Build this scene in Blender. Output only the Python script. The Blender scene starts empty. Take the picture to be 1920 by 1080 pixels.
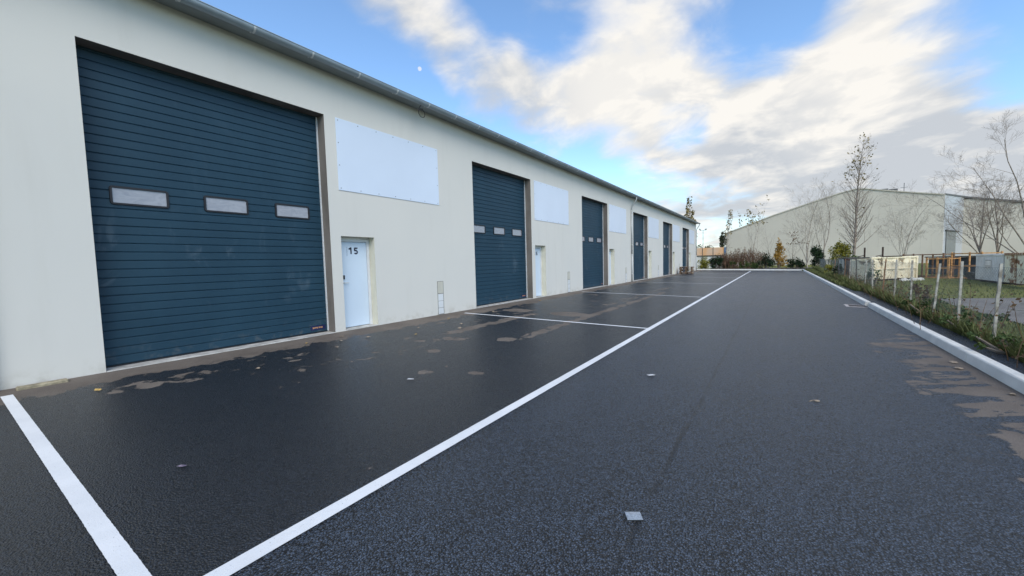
import bpy, bmesh, math, random
from mathutils import Vector, Matrix
R = math.radians
rnd = random.Random(7)
sc = bpy.context.scene
COL = sc.collection

# ------------------------------------------------------------------ camera
def make_camera():
    yaw, pit, rol = R(34.4377), R(3.6158), R(-1.5069)
    F = Vector((-math.sin(yaw)*math.cos(pit), math.cos(yaw)*math.cos(pit), -math.sin(pit)))
    Rt = Vector((math.cos(yaw), math.sin(yaw), 0)); U = Rt.cross(F)
    ax = Rt*math.cos(rol) + U*math.sin(rol); ay = U*math.cos(rol) - Rt*math.sin(rol); az = -F
    m = Matrix.Identity(4)
    for i in range(3): m[i][0], m[i][1], m[i][2] = ax[i], ay[i], az[i]
    m[2][3] = 1.5
    cd = bpy.data.cameras.new('camera'); cd.sensor_width = 36; cd.lens = 36*721.3155/1920
    cd.clip_start = .05; cd.clip_end = 6000
    c = bpy.data.objects.new('camera', cd); c.matrix_world = m; COL.objects.link(c); sc.camera = c
make_camera()

# ------------------------------------------------------------------ world, sun, exposure
EXPOSURE = 0.72
SKY_STRENGTH = 0.15
SUN_STRENGTH = 1.5
SUN_ANGLE = 42
SUN_EL, SUN_AZ = 44.0, 130.0            # azimuth clockwise from +Y
CLOUD_GAIN = .625

class NT:
    """small wrapper for writing node trees"""
    def __init__(s, tree): s.t = tree; s.n = tree.nodes; s.l = tree.links
    def put(s, sock, v):
        if hasattr(v, 'bl_rna') and hasattr(v, 'is_output'): s.l.new(v, sock)
        else: sock.default_value = v
    def math(s, op, a, b=None, c=None, clamp=False):
        n = s.n.new('ShaderNodeMath'); n.operation = op; n.use_clamp = clamp
        s.put(n.inputs[0], a)
        if b is not None: s.put(n.inputs[1], b)
        if c is not None: s.put(n.inputs[2], c)
        return n.outputs[0]
    def vmath(s, op, a, b=None):
        n = s.n.new('ShaderNodeVectorMath'); n.operation = op; s.put(n.inputs[0], a)
        if b is not None: s.put(n.inputs[1], b)
        return n.outputs['Value'] if op in ('DOT_PRODUCT', 'LENGTH', 'DISTANCE') else n.outputs[0]
    def smooth(s, v, a, b, lo=0., hi=1.):
        n = s.n.new('ShaderNodeMapRange'); n.interpolation_type = 'SMOOTHSTEP'
        s.put(n.inputs['Value'], v); n.inputs['From Min'].default_value = a; n.inputs['From Max'].default_value = b
        n.inputs['To Min'].default_value = lo; n.inputs['To Max'].default_value = hi
        return n.outputs[0]
    def noise(s, vec, scale, detail=4, rough=.5, dist=0.):
        n = s.n.new('ShaderNodeTexNoise'); s.put(n.inputs['Vector'], vec)
        n.inputs['Scale'].default_value = scale; n.inputs['Detail'].default_value = detail
        n.inputs['Roughness'].default_value = rough; n.inputs['Distortion'].default_value = dist
        return n.outputs['Fac']
    def voronoi(s, vec, scale, out='Distance'):
        n = s.n.new('ShaderNodeTexVoronoi'); s.put(n.inputs['Vector'], vec); n.inputs['Scale'].default_value = scale
        return n.outputs[out]
    def mix(s, f, a, b):
        n = s.n.new('ShaderNodeMix'); n.data_type = 'RGBA'; s.put(n.inputs[0], f)
        for k, v in ((6, a), (7, b)): s.put(n.inputs[k], v if not isinstance(v, tuple) else (tuple(v)+(1,))[:4])
        return n.outputs[2]
    def comb(s, x, y, z):
        n = s.n.new('ShaderNodeCombineXYZ')
        for k, v in enumerate((x, y, z)): s.put(n.inputs[k], v)
        return n.outputs[0]
    def sep(s, v):
        n = s.n.new('ShaderNodeSeparateXYZ'); s.put(n.inputs[0], v); return n.outputs
    def bump(s, h, strength, dist, normal=None):
        n = s.n.new('ShaderNodeBump'); n.inputs['Strength'].default_value = strength; n.inputs['Distance'].default_value = dist
        s.put(n.inputs['Height'], h)
        if normal is not None: s.put(n.inputs['Normal'], normal)
        return n.outputs[0]

def make_world():
    w = bpy.data.worlds.new('World'); sc.world = w; w.use_nodes = True
    t = NT(w.node_tree); t.n.clear()
    out = t.n.new('ShaderNodeOutputWorld'); bg = t.n.new('ShaderNodeBackground')
    t.l.new(bg.outputs[0], out.inputs[0]); bg.inputs['Strength'].default_value = SKY_STRENGTH
    sky = t.n.new('ShaderNodeTexSky'); sky.sky_type = 'NISHITA'; sky.sun_disc = False
    sky.sun_elevation = R(SUN_EL); sky.sun_rotation = R(SUN_AZ); sky.air_density = 1.0; sky.dust_density = .1; sky.ozone_density = 2.0
    tc = t.n.new('ShaderNodeTexCoord'); d = t.vmath('NORMALIZE', tc.outputs['Generated'])
    x, y, z = t.sep(d)[:3]
    inv = t.math('DIVIDE', 1., t.math('ADD', t.math('MAXIMUM', z, 0.), .22))
    q = t.comb(t.math('MULTIPLY', x, inv), t.math('MULTIPLY', y, inv), 0.)
    warp = t.noise(q, 1.3, 3, .5)
    q2 = t.vmath('ADD', q, t.comb(t.math('MULTIPLY', warp, .5), t.math('MULTIPLY', warp, -.35), .3))
    n1 = t.noise(q2, 2.3, 7, .52, .25)
    n2 = t.noise(q2, 5.5, 6, .55)
    # where the cloud banks lie in the sky: (direction, angular radius, weight)
    banks = [((-.665, .500, .555), 5, .50), ((-.650, .570, .500), 5, .55), ((-.600, .640, .480), 5, .80), ((-.560, .700, .443), 5, .85), ((-.500, .765, .408), 5, .8),
             ((-.43, .822, .37), 5.5, .65), ((-.35, .868, .355), 6, .4),
             ((-.27, .885, .380), 8, .50), ((-.215, .86, .46), 7, .40), ((-.17, .845, .505), 7, .3), ((-.23, .915, .330), 7, .2),
             ((-.075, .935, .345), 6, .40), ((.02, .955, .295), 8, .40), ((-.11, .97, .20), 11, .35), ((.02, .985, .169), 14, .45),
             ((.115, .955, .275), 9, .75), ((.165, .915, .37), 7, .75), ((.19, .88, .43), 6, .5), ((.20, .955, .22), 12, .7), ((.29, .94, .19), 12, .6), ((.345, .915, .21), 7, .4), ((.32, .94, .10), 12, .45),
             ((-.80, .371, .47), 16, -.60), ((-.71, .57, .41), 6, -.65), ((-.62, .70, .36), 7, -.55), ((-.565, .655, .505), 5, -.40), ((-.48, .735, .475), 7, -.55), ((-.40, .80, .45), 4, -.35), ((-.31, .83, .47), 4, -.3), ((-.10, .90, .41), 4, -.35),
             ((.05, .928, .37), 6, -.75), ((.075, .90, .425), 7, -.65), ((-.04, .90, .43), 5, -.35), ((.27, .905, .325), 7, -2.8), ((-.18, .94, .292), 3.0, -.75), ((-.47, .835, .28), 7, -.5), ((-.33, .91, .25), 5, -.4), ((-.10, .945, .30), 3, -.3)]
    cov = t.math('MULTIPLY_ADD', n1, 2.6, -1.0)
    cov = t.math('MULTIPLY_ADD', n2, 1.5, t.math('ADD', cov, -.76))
    for c, r, wgt in banks:
        c = Vector(c).normalized()
        dp = t.vmath('DOT_PRODUCT', d, tuple(c))
        cov = t.math('MULTIPLY_ADD', t.smooth(dp, math.cos(R(r*1.45)), math.cos(R(r*.15))), wgt, cov)
    mask = t.smooth(cov, -.15, 1.32, 0., .98)
    # light and grey inside the clouds
    sh = t.noise(t.vmath('ADD', q2, (.11, -.06, 1.7)), 2.0, 5, .5)
    lit = t.smooth(t.math('ADD', sh, t.math('MULTIPLY_ADD', n2, 1.3, -.65)), .30, .86)
    for c, r, wgt in (((-.26, .885, .390), 11, .8), ((.085, .95, .30), 7, .5), ((.175, .915, .36), 7, .35), ((.27, .955, .15), 10, -.2), ((.05, .98, .18), 12, -.1), ((-.20, .93, .31), 5, -.35)):
        dp = t.vmath('DOT_PRODUCT', d, tuple(Vector(c).normalized()))
        lit = t.math('MULTIPLY_ADD', t.smooth(dp, math.cos(R(r*1.3)), math.cos(R(r*.2))), wgt, lit)
    lit = t.math('MINIMUM', t.math('MAXIMUM', lit, 0.), 1.)
    g = CLOUD_GAIN/SKY_STRENGTH
    grey = (.58*g, .61*g, .65*g); white = (.96*g, .925*g, .865*g)
    ccol = t.mix(lit, grey, white)
    # clear sky, paler towards the horizon
    vm = t.vmath('MULTIPLY', sky.outputs[0], (.88, 1.0, 1.06))
    col = t.mix(mask, vm, ccol)
    # day moon
    mdir = Vector((-.655, .617, .435)).normalized()
    mm = t.smooth(t.vmath('DOT_PRODUCT', d, tuple(mdir)), math.cos(.0050), math.cos(.0032))
    off = (mdir + Vector((-.0058, -.0050, -.0018))).normalized()
    dark = t.smooth(t.vmath('DOT_PRODUCT', d, tuple(off)), math.cos(.0052), math.cos(.0036), 1., .15)
    col = t.mix(t.math('MULTIPLY', t.math('MULTIPLY', mm, dark), .6), col, (1.*g, .98*g, .95*g))
    t.put(bg.inputs['Color'], col)
    w.cycles.sampling_method = 'MANUAL'; w.cycles.sample_map_resolution = 512
make_world()

def make_sun():
    l = bpy.data.lights.new('sun', 'SUN'); l.energy = SUN_STRENGTH; l.angle = R(SUN_ANGLE); l.color = (1., .92, .79)
    o = bpy.data.objects.new('sun', l); COL.objects.link(o)
    a, e = R(SUN_AZ), R(SUN_EL)
    to = Vector((math.sin(a)*math.cos(e), math.cos(a)*math.cos(e), math.sin(e)))
    o.rotation_euler = to.to_track_quat('Z', 'Y').to_euler(); o.location = to*80
make_sun()
vs = sc.view_settings; vs.view_transform = 'Standard'; vs.look = 'None'; vs.exposure = EXPOSURE; vs.gamma = 1; vs.use_curve_mapping = False

# ------------------------------------------------------------------ materials
def material(name):
    m = bpy.data.materials.new(name); m.use_nodes = True
    t = NT(m.node_tree); b = t.n['Principled BSDF']
    geo = t.n.new('ShaderNodeNewGeometry')
    return m, t, b, geo.outputs['Position']

MATS = {}
def simple(name, col, rough=.6, metal=0., var=.12, scale=3., bump=0., bscale=60., tint=None, spec=.5, stretch=None):
    m, t, b, pos = material(name)
    if stretch: pos = t.vmath('MULTIPLY', pos, stretch)
    n = t.noise(pos, scale, 5, .55)
    c2 = tint if tint else tuple(c*(1-var*1.6) for c in col)
    c1 = tuple(min(1, c*(1+var*.5)) for c in col)
    f = t.smooth(n, .3, .7)
    t.put(b.inputs['Base Color'], t.mix(f, c1, c2))
    b.inputs['Roughness'].default_value = rough; b.inputs['Metallic'].default_value = metal
    b.inputs['Specular IOR Level'].default_value = spec
    if bump:
        t.put(b.inputs['Normal'], t.bump(t.noise(pos, bscale, 4, .6), bump, .01))
    MATS[name] = m
    return m

def leafmat(name, c1, c2):
    m, t, b, pos = material(name)
    oi = t.n.new('ShaderNodeNewGeometry')
    f = t.math('ADD', t.math('MULTIPLY', t.noise(pos, 1.1, 3, .5), .9), t.math('MULTIPLY_ADD', oi.outputs['Random Per Island'], .7, -.35), clamp=True)
    t.put(b.inputs['Base Color'], t.mix(f, c1, c2)); b.inputs['Roughness'].default_value = .65
    b.inputs['Specular IOR Level'].default_value = .25
    MATS[name] = m; return m

def paint_mat():
    m, t, b, pos = material('paint_line')
    n = t.noise(pos, 2.2, 5, .6); pit = t.smooth(t.noise(pos, 85, 3, .65), .63, .70); worn = t.smooth(t.noise(pos, 7, 5, .65), .45, .75)
    c = t.mix(t.smooth(n, .3, .7), (.79, .80, .81), (.70, .715, .73))
    c = t.mix(t.math('MULTIPLY', pit, t.math('MULTIPLY_ADD', worn, .7, .35)), c, (.16, .165, .17))
    t.put(b.inputs['Base Color'], c); b.inputs['Roughness'].default_value = .6
    t.put(b.inputs['Normal'], t.bump(t.noise(pos, 95, 3, .7), .18, .008)); MATS['paint_line'] = m
paint_mat()
simple('soffit', (.27, .30, .30), .6, var=.08, scale=1.2)
simple('zinc', (.34, .40, .44), .42, .25, var=.10, scale=1.5)
simple('strap', (.66, .67, .66), .5, .2, var=.06)
simple('pipe', (.46, .48, .48), .45, .3, var=.08)
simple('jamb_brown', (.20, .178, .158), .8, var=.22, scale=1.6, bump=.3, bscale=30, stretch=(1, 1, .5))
simple('white_metal', (.66, .68, .70), .45, var=.06)
simple('sill', (.52, .51, .48), .8, var=.22, scale=5, bump=.5)
simple('rubber', (.012, .012, .016), .55, var=.1)
simple('signboard', (.66, .735, .85), .32, var=.025, scale=.5)
simple('door_blue_white', (.60, .705, .82), .38, var=.03, scale=.8)
simple('screw', (.16, .17, .19), .4, .8)
simple('black', (.012, .012, .014), .45)
simple('ink', (.008, .010, .035), .5, var=0.02)
simple('ink_grey', (.22, .28, .36), .6, var=.02)
simple('plate_blue', (.010, .014, .07), .4, var=.05)
simple('orange_print', (.46, .24, .12), .5, var=.05)
simple('meter_cream', (.56, .54, .46), .5, var=.06)
simple('meter_white', (.66, .68, .69), .5, var=.05)
simple('meter_joint', (.22, .22, .20), .8)
simple('roof_sheet', (.16, .19, .20), .5, .3)
simple('kerb_concrete', (.78, .765, .71), .85, var=.07, scale=3, bump=.25, bscale=110)
simple('hall_clad', (.58, .53, .445), .6, var=.05, scale=.15)
simple('hall_pale', (.46, .475, .49), .55, var=.04, scale=.2)
simple('hall_shutter', (.24, .25, .24), .55, var=.06)
simple('hall_trim', (.10, .10, .10), .6)
simple('post_concrete', (.52, .49, .42), .9, var=.3, scale=7, bump=.4, tint=(.27, .24, .19))
simple('post_rust', (.27, .15, .085), .9, var=.3, scale=8)
simple('wire', (.20, .22, .21), .55, .4)
simple('rust_dark', (.055, .032, .024), .9, var=.3, scale=6)
simple('wood_orange', (.66, .34, .13), .8, var=.3, scale=7)
simple('wood_pale', (.58, .47, .34), .85, var=.3, scale=9)
simple('wood_dark', (.19, .115, .075), .85, var=.35, scale=9)
simple('wood_grey', (.12, .115, .10), .9, var=.3, scale=5)
simple('sheet_grey', (.76, .73, .69), .5, .1, var=.12, scale=2)
simple('sheet_dark', (.075, .08, .085), .7, var=.2, scale=2)
simple('box_green', (.30, .32, .30), .7, var=.12, scale=1.3)
simple('bark', (.31, .25, .20), .9, var=.3, scale=6)
simple('bark_pale', (.48, .41, .33), .9, var=.3, scale=6)
simple('bark_grey', (.40, .34, .28), .9, var=.3, scale=6)
simple('stem_brown', (.20, .115, .072), .9, var=.35, scale=3)
simple('stone', (.36, .31, .21), .9, var=.3, scale=14, bump=.9, bscale=50)
simple('plastic_clear', (.30, .35, .41), .18, var=.2, scale=60)
simple('paper', (.66, .66, .68), .7)
simple('purple_wrap', (.22, .18, .25), .3, var=.3, scale=60)
simple('leaf_yellow', (.52, .34, .10), .7, var=.4, scale=30)
simple('leaf_tan', (.42, .33, .24), .7, var=.4, scale=30)
simple('clad_white', (.78, .76, .70), .6, var=.2, scale=.8)
simple('clad_orange', (.70, .36, .14), .6, var=.35, scale=.5, tint=(.78, .55, .38))
simple('blue_paint', (.10, .20, .34), .5)
simple('gully_iron', (.06, .045, .04), .7)
simple('grate_frame', (.48, .44, .42), .7, .1, var=.15, scale=9)
simple('silt', (.17, .145, .12), .95, var=.2, scale=8)
leafmat('foliage_dark', (.012, .028, .012), (.035, .065, .024))
leafmat('foliage_mid', (.035, .065, .018), (.105, .145, .040))
leafmat('foliage_yellow', (.13, .14, .020), (.32, .27, .035))
leafmat('foliage_orange', (.28, .15, .025), (.46, .27, .05))
leafmat('foliage_brown', (.075, .045, .025), (.19, .115, .055))
leafmat('foliage_olive', (.17, .135, .06), (.36, .28, .13))
leafmat('foliage_pine', (.028, .038, .020), (.075, .085, .045))
leafmat('grass_blade', (.070, .095, .026), (.22, .225, .080))

def render_mat():
    m, t, b, pos = material('render_wall')
    n = t.noise(pos, .35, 4, .5); n2 = t.noise(t.vmath('MULTIPLY', pos, (1, 1, .13)), 2.4, 5, .6)
    c = t.mix(t.smooth(n, .3, .7), (.668, .648, .598), (.638, .625, .582))
    c = t.mix(t.math('MULTIPLY', t.smooth(n2, .50, .78), .35), c, (.585, .565, .515))
    z = t.sep(pos)[2]
    sp = t.math('MULTIPLY', t.smooth(z, .30, .0), t.smooth(t.noise(pos, 5, 5, .6), .42, .68))
    c = t.mix(t.math('MULTIPLY', sp, .45), c, (.42, .39, .33))
    t.put(b.inputs['Base Color'], c); b.inputs['Roughness'].default_value = .9; b.inputs['Specular IOR Level'].default_value = .2
    t.put(b.inputs['Normal'], t.bump(t.noise(pos, 150, 3, .6), .28, .006))
    MATS['render_wall'] = m
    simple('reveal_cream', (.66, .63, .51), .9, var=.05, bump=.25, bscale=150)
render_mat()

def door_mat():
    m, t, b, pos = material('door_steel')
    n = t.noise(t.vmath('MULTIPLY', pos, (1, 1, .5)), 1.2, 6, .6)
    c = t.mix(t.smooth(n, .35, .7), (.010, .040, .068), (.0135, .048, .079))
    sm = t.noise(t.vmath('MULTIPLY', pos, (1, 1.2, .6)), 2.1, 7, .65, .6)
    y, z = t.sep(pos)[1], t.sep(pos)[2]
    win = t.math('MULTIPLY', t.smooth(z, .7, 1.2), t.smooth(z, 2.6, 2.0))
    f = t.math('MULTIPLY', t.smooth(sm, .56, .70), t.math('MULTIPLY_ADD', win, .16, .03))
    c = t.mix(f, c, (.20, .26, .31))
    low = t.math('MULTIPLY', t.smooth(z, .5, .05), t.smooth(t.noise(pos, 6, 5, .6), .5, .72))
    c = t.mix(t.math('MULTIPLY', low, .30), c, (.16, .16, .15))
    t.put(b.inputs['Base Color'], c); b.inputs['Roughness'].default_value = .5; b.inputs['Specular IOR Level'].default_value = .35
    t.put(b.inputs['Normal'], t.bump(t.noise(pos, 220, 2, .5), .12, .003))
    MATS['door_steel'] = m
    m, t, b, pos = material('door_pane')
    n = t.noise(t.vmath('MULTIPLY', pos, (1, 1, 2.2)), 5, 4, .55, 1.2)
    t.put(b.inputs['Base Color'], t.mix(t.smooth(n, .3, .7), (.27, .28, .32), (.34, .35, .39)))
    b.inputs['Roughness'].default_value = .07; b.inputs['Specular IOR Level'].default_value = .6
    t.put(b.inputs['Normal'], t.bump(n, .05, .02))
    MATS['door_pane'] = m
door_mat()

WX = -8.465                     # plane of the facade; the yard falls away from it
FALL = .017
def gz(x): return -FALL*(x - WX)

def asphalt_mat():
    m, t, b, pos = material('asphalt_wet')
    x, y, z = t.sep(pos)[:3]
    grain = t.noise(pos, 95, 3, .7); stones = t.voronoi(pos, 86); coarse = t.noise(pos, 30, 3, .6)
    big = t.noise(pos, .55, 5, .55); mid = t.noise(t.comb(x, t.math('MULTIPLY', y, .8), 0.), 1.5, 6, .62, .4)
    fine = t.noise(pos, 3.2, 6, .62, .5)
    field = t.math('MULTIPLY_ADD', fine, .80, t.math('MULTIPLY', mid, .40))          # about .6 on average
    # dry ground: along the foot of the wall, against the kerb, along the wheel tracks of the bays
    u = t.math('SUBTRACT', x, WX)
    sa = t.math('ADD', t.math('MULTIPLY', x, .82), t.math('MULTIPLY', y, .57)); sb = t.math('SUBTRACT', t.math('MULTIPLY', y, .82), t.math('MULTIPLY', x, .57))
    streak = t.noise(t.comb(t.math('MULTIPLY', sa, .55), t.math('MULTIPLY', sb, 2.6), 3.), 1.6, 6, .62, .3)
    wall = t.math('MULTIPLY', t.smooth(u, 1.35, .15), .55)
    nearw = t.math('MULTIPLY', t.smooth(u, .42, .26), .8)
    kerb = t.math('MULTIPLY', t.math('MULTIPLY', t.smooth(x, .9, 2.5), t.math('MULTIPLY_ADD', streak, 2.1, -.72)), t.math('MULTIPLY', t.smooth(y, 2.6, 4.), t.smooth(y, 12.5, 9.5)))
    nearkerb = t.math('MULTIPLY', t.math('MULTIPLY', t.smooth(x, 2.12, 2.36), .45), t.math('MULTIPLY', t.smooth(y, 3., 5.), t.smooth(y, 11., 9.)))
    def track(cx, wd, y0, y1, a):
        dx = t.math('ABSOLUTE', t.math('SUBTRACT', x, cx))
        return t.math('MULTIPLY', t.math('MULTIPLY', t.smooth(dx, wd, wd*.15), a), t.math('MULTIPLY', t.smooth(y, y0-.6, y0+.6), t.smooth(y, y1+3, y1-1)))
    bias = t.math('ADD', wall, nearw)
    for k in (kerb, nearkerb, track(-6.1, .38, 6.2, 9.2, .33), track(-4.42, .30, 6.6, 19, .30), track(-4.95, .55, 12., 22, .20)): bias = t.math('MAXIMUM', bias, k)
    def spot(cx, cy, rx, ry, a):
        e = t.math('SQRT', t.math('ADD', t.math('POWER', t.math('DIVIDE', t.math('SUBTRACT', x, cx), rx), 2.), t.math('POWER', t.math('DIVIDE', t.math('SUBTRACT', y, cy), ry), 2.)))
        return t.math('MULTIPLY', t.smooth(e, 1.25, .55), a)
    for s in ((-6.9, 10.4, .55, .45, .38), (-5.1, 10.45, .70, .52, .36), (-4.26, 3.9, .17, .14, .31), (-3.6, 4.26, .18, .13, .33), (-5.6, 5.92, .34, .2, .30), (-4.6, 6.44, .25, .26, .30),
              (-7.1, 1.35, .30, .36, .27), (-7.05, 1.95, .40, .4, .25), (-5.2, 4.9, .24, .16, .28), (1.95, 5.0, .35, .9, .30), (1.8, 9.6, .5, .3, .30)):
        bias = t.math('MAXIMUM', bias, spot(*s))
    sc_ = t.math('MULTIPLY', t.math('MULTIPLY', t.smooth(u, 6.2, 2.), .125), t.smooth(y, 1., 3.))
    v = t.math('ADD', t.math('ADD', field, t.math('MULTIPLY', t.math('MAXIMUM', bias, sc_), t.smooth(x, 2.60, 2.52))), t.math('MULTIPLY_ADD', grain, .14, -.07))
    dry = t.smooth(v, .81, .845)
    rim = t.math('MULTIPLY', t.smooth(v, .74, .81), t.math('SUBTRACT', 1., dry))
    cell = t.sep(t.voronoi(pos, 86, 'Color'))[0]
    lane = t.smooth(x, -2.6, -2.2)  # lane paler and bluer than bays, partly sky reflection put into its colour
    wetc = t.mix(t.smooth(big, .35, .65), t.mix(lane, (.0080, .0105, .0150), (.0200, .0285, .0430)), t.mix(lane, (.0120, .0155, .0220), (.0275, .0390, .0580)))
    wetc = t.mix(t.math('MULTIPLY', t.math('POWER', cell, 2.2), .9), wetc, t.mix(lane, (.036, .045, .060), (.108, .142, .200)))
    wetc = t.mix(t.smooth(stones, .42, .62), wetc, (.006, .006, .007))
    wetc = t.mix(t.math('MULTIPLY', rim, .6), wetc, (.009, .009, .010))
    # construction joint running down the lane
    jx = t.math('ABSOLUTE', t.math('ADD', t.math('ADD', x, .69), t.math('MULTIPLY_ADD', t.noise(pos, 1.5, 4, .6), .10, -.05)))
    joint = t.math('MULTIPLY', t.smooth(jx, .030, .008), t.smooth(fine, .34, .52))
    wetc = t.mix(t.math('MULTIPLY', joint, .65), wetc, (.006, .006, .007))
    dryc = t.mix(t.smooth(mid, .35, .65), (.128, .109, .094), (.172, .148, .128))
    dryc = t.mix(t.smooth(grain, .5, .8), dryc, (.26, .23, .20))
    t.put(b.inputs['Base Color'], t.mix(dry, wetc, dryc))
    rw = t.math('MULTIPLY_ADD', cell, .16, t.math('MULTIPLY_ADD', big, .10, .20))
    t.put(b.inputs['Roughness'], t.math('ADD', t.math('MULTIPLY', dry, .4), t.math('MINIMUM', rw, .62)))
    t.put(b.inputs['Specular IOR Level'], t.math('MULTIPLY_ADD', dry, -.42, .5))
    h = t.math('ADD', t.math('MULTIPLY', grain, .6), t.math('ADD', t.math('MULTIPLY', stones, -.7), t.math('MULTIPLY', coarse, .35)))
    h = t.math('ADD', h, t.math('MULTIPLY', joint, -.6))
    h = t.math('MULTIPLY', h, t.math('MULTIPLY_ADD', dry, -.55, 1.))
    t.put(b.inputs['Normal'], t.bump(h, 1.0, .013))
    MATS['asphalt_wet'] = m
asphalt_mat()

def ground_mats():
    m, t, b, pos = material('grass_ground')
    n = t.noise(pos, .5, 5, .6); n2 = t.noise(pos, 9, 5, .65)
    c = t.mix(t.smooth(n, .35, .65), (.150, .165, .045), (.21, .205, .065)); c = t.mix(t.smooth(n2, .45, .7), c, (.11, .12, .04))
    t.put(b.inputs['Base Color'], c); b.inputs['Roughness'].default_value = .95; b.inputs['Specular IOR Level'].default_value = .1
    t.put(b.inputs['Normal'], t.bump(n2, .9, .05)); MATS['grass_ground'] = m
    m, t, b, pos = material('gravel')
    n = t.noise(pos, .8, 5, .6); st = t.voronoi(pos, 26, 'Color'); g = t.noise(pos, 30, 4, .7)
    c = t.mix(t.smooth(n, .35, .65), (.155, .14, .125), (.21, .195, .18)); c = t.mix(t.smooth(g, .45, .75), c, (.27, .255, .24))
    c = t.mix(t.smooth(t.noise(pos, 1.7, 6, .65), .56, .66), c, (.075, .080, .035))
    t.put(b.inputs['Base Color'], c); b.inputs['Roughness'].default_value = .95
    t.put(b.inputs['Normal'], t.bump(g, .8, .03)); MATS['gravel'] = m
    simple('soil', (.055, .042, .030), .95, var=.3, scale=3, bump=.8, bscale=14)
ground_mats()

def skip_mat():
    m, t, b, pos = material('skip_cream_rust')
    n = t.noise(pos, 1.5, 7, .66, .5); n2 = t.noise(t.vmath('MULTIPLY', pos, (2.2, 2.2, .7)), 3, 6, .7)
    z, y = t.sep(pos)[2], t.sep(pos)[1]
    c = t.mix(t.smooth(n2, .4, .7), (.93, .84, .62), (.84, .72, .48))
    rust = t.math('MAXIMUM', t.smooth(n, .50, .57), t.math('MULTIPLY', t.smooth(z, 1.22, 1.34), t.smooth(n2, .35, .5)))
    c = t.mix(rust, c, t.mix(t.smooth(n2, .35, .65), (.42, .19, .07), (.20, .09, .04)))
    t.put(b.inputs['Base Color'], c); b.inputs['Roughness'].default_value = .8; MATS['skip_cream_rust'] = m
    m, t, b, pos = material('skip_peeling')
    n = t.noise(pos, 2.1, 7, .68, .8); n2 = t.noise(t.vmath('MULTIPLY', pos, (2.2, 2.2, .8)), 4, 6, .7); z = t.sep(pos)[2]
    c = t.mix(t.smooth(n2, .4, .7), (.92, .83, .62), (.72, .58, .36))
    up = t.smooth(z, .75, .95)
    c = t.mix(t.math('MULTIPLY', t.smooth(n, .50, .60), t.math('MULTIPLY_ADD', up, .75, .15)), c, t.mix(t.smooth(n2, .4, .6), (.13, .09, .06), (.24, .17, .10)))
    t.put(b.inputs['Base Color'], c); b.inputs['Roughness'].default_value = .85; MATS['skip_peeling'] = m
skip_mat()

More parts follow.
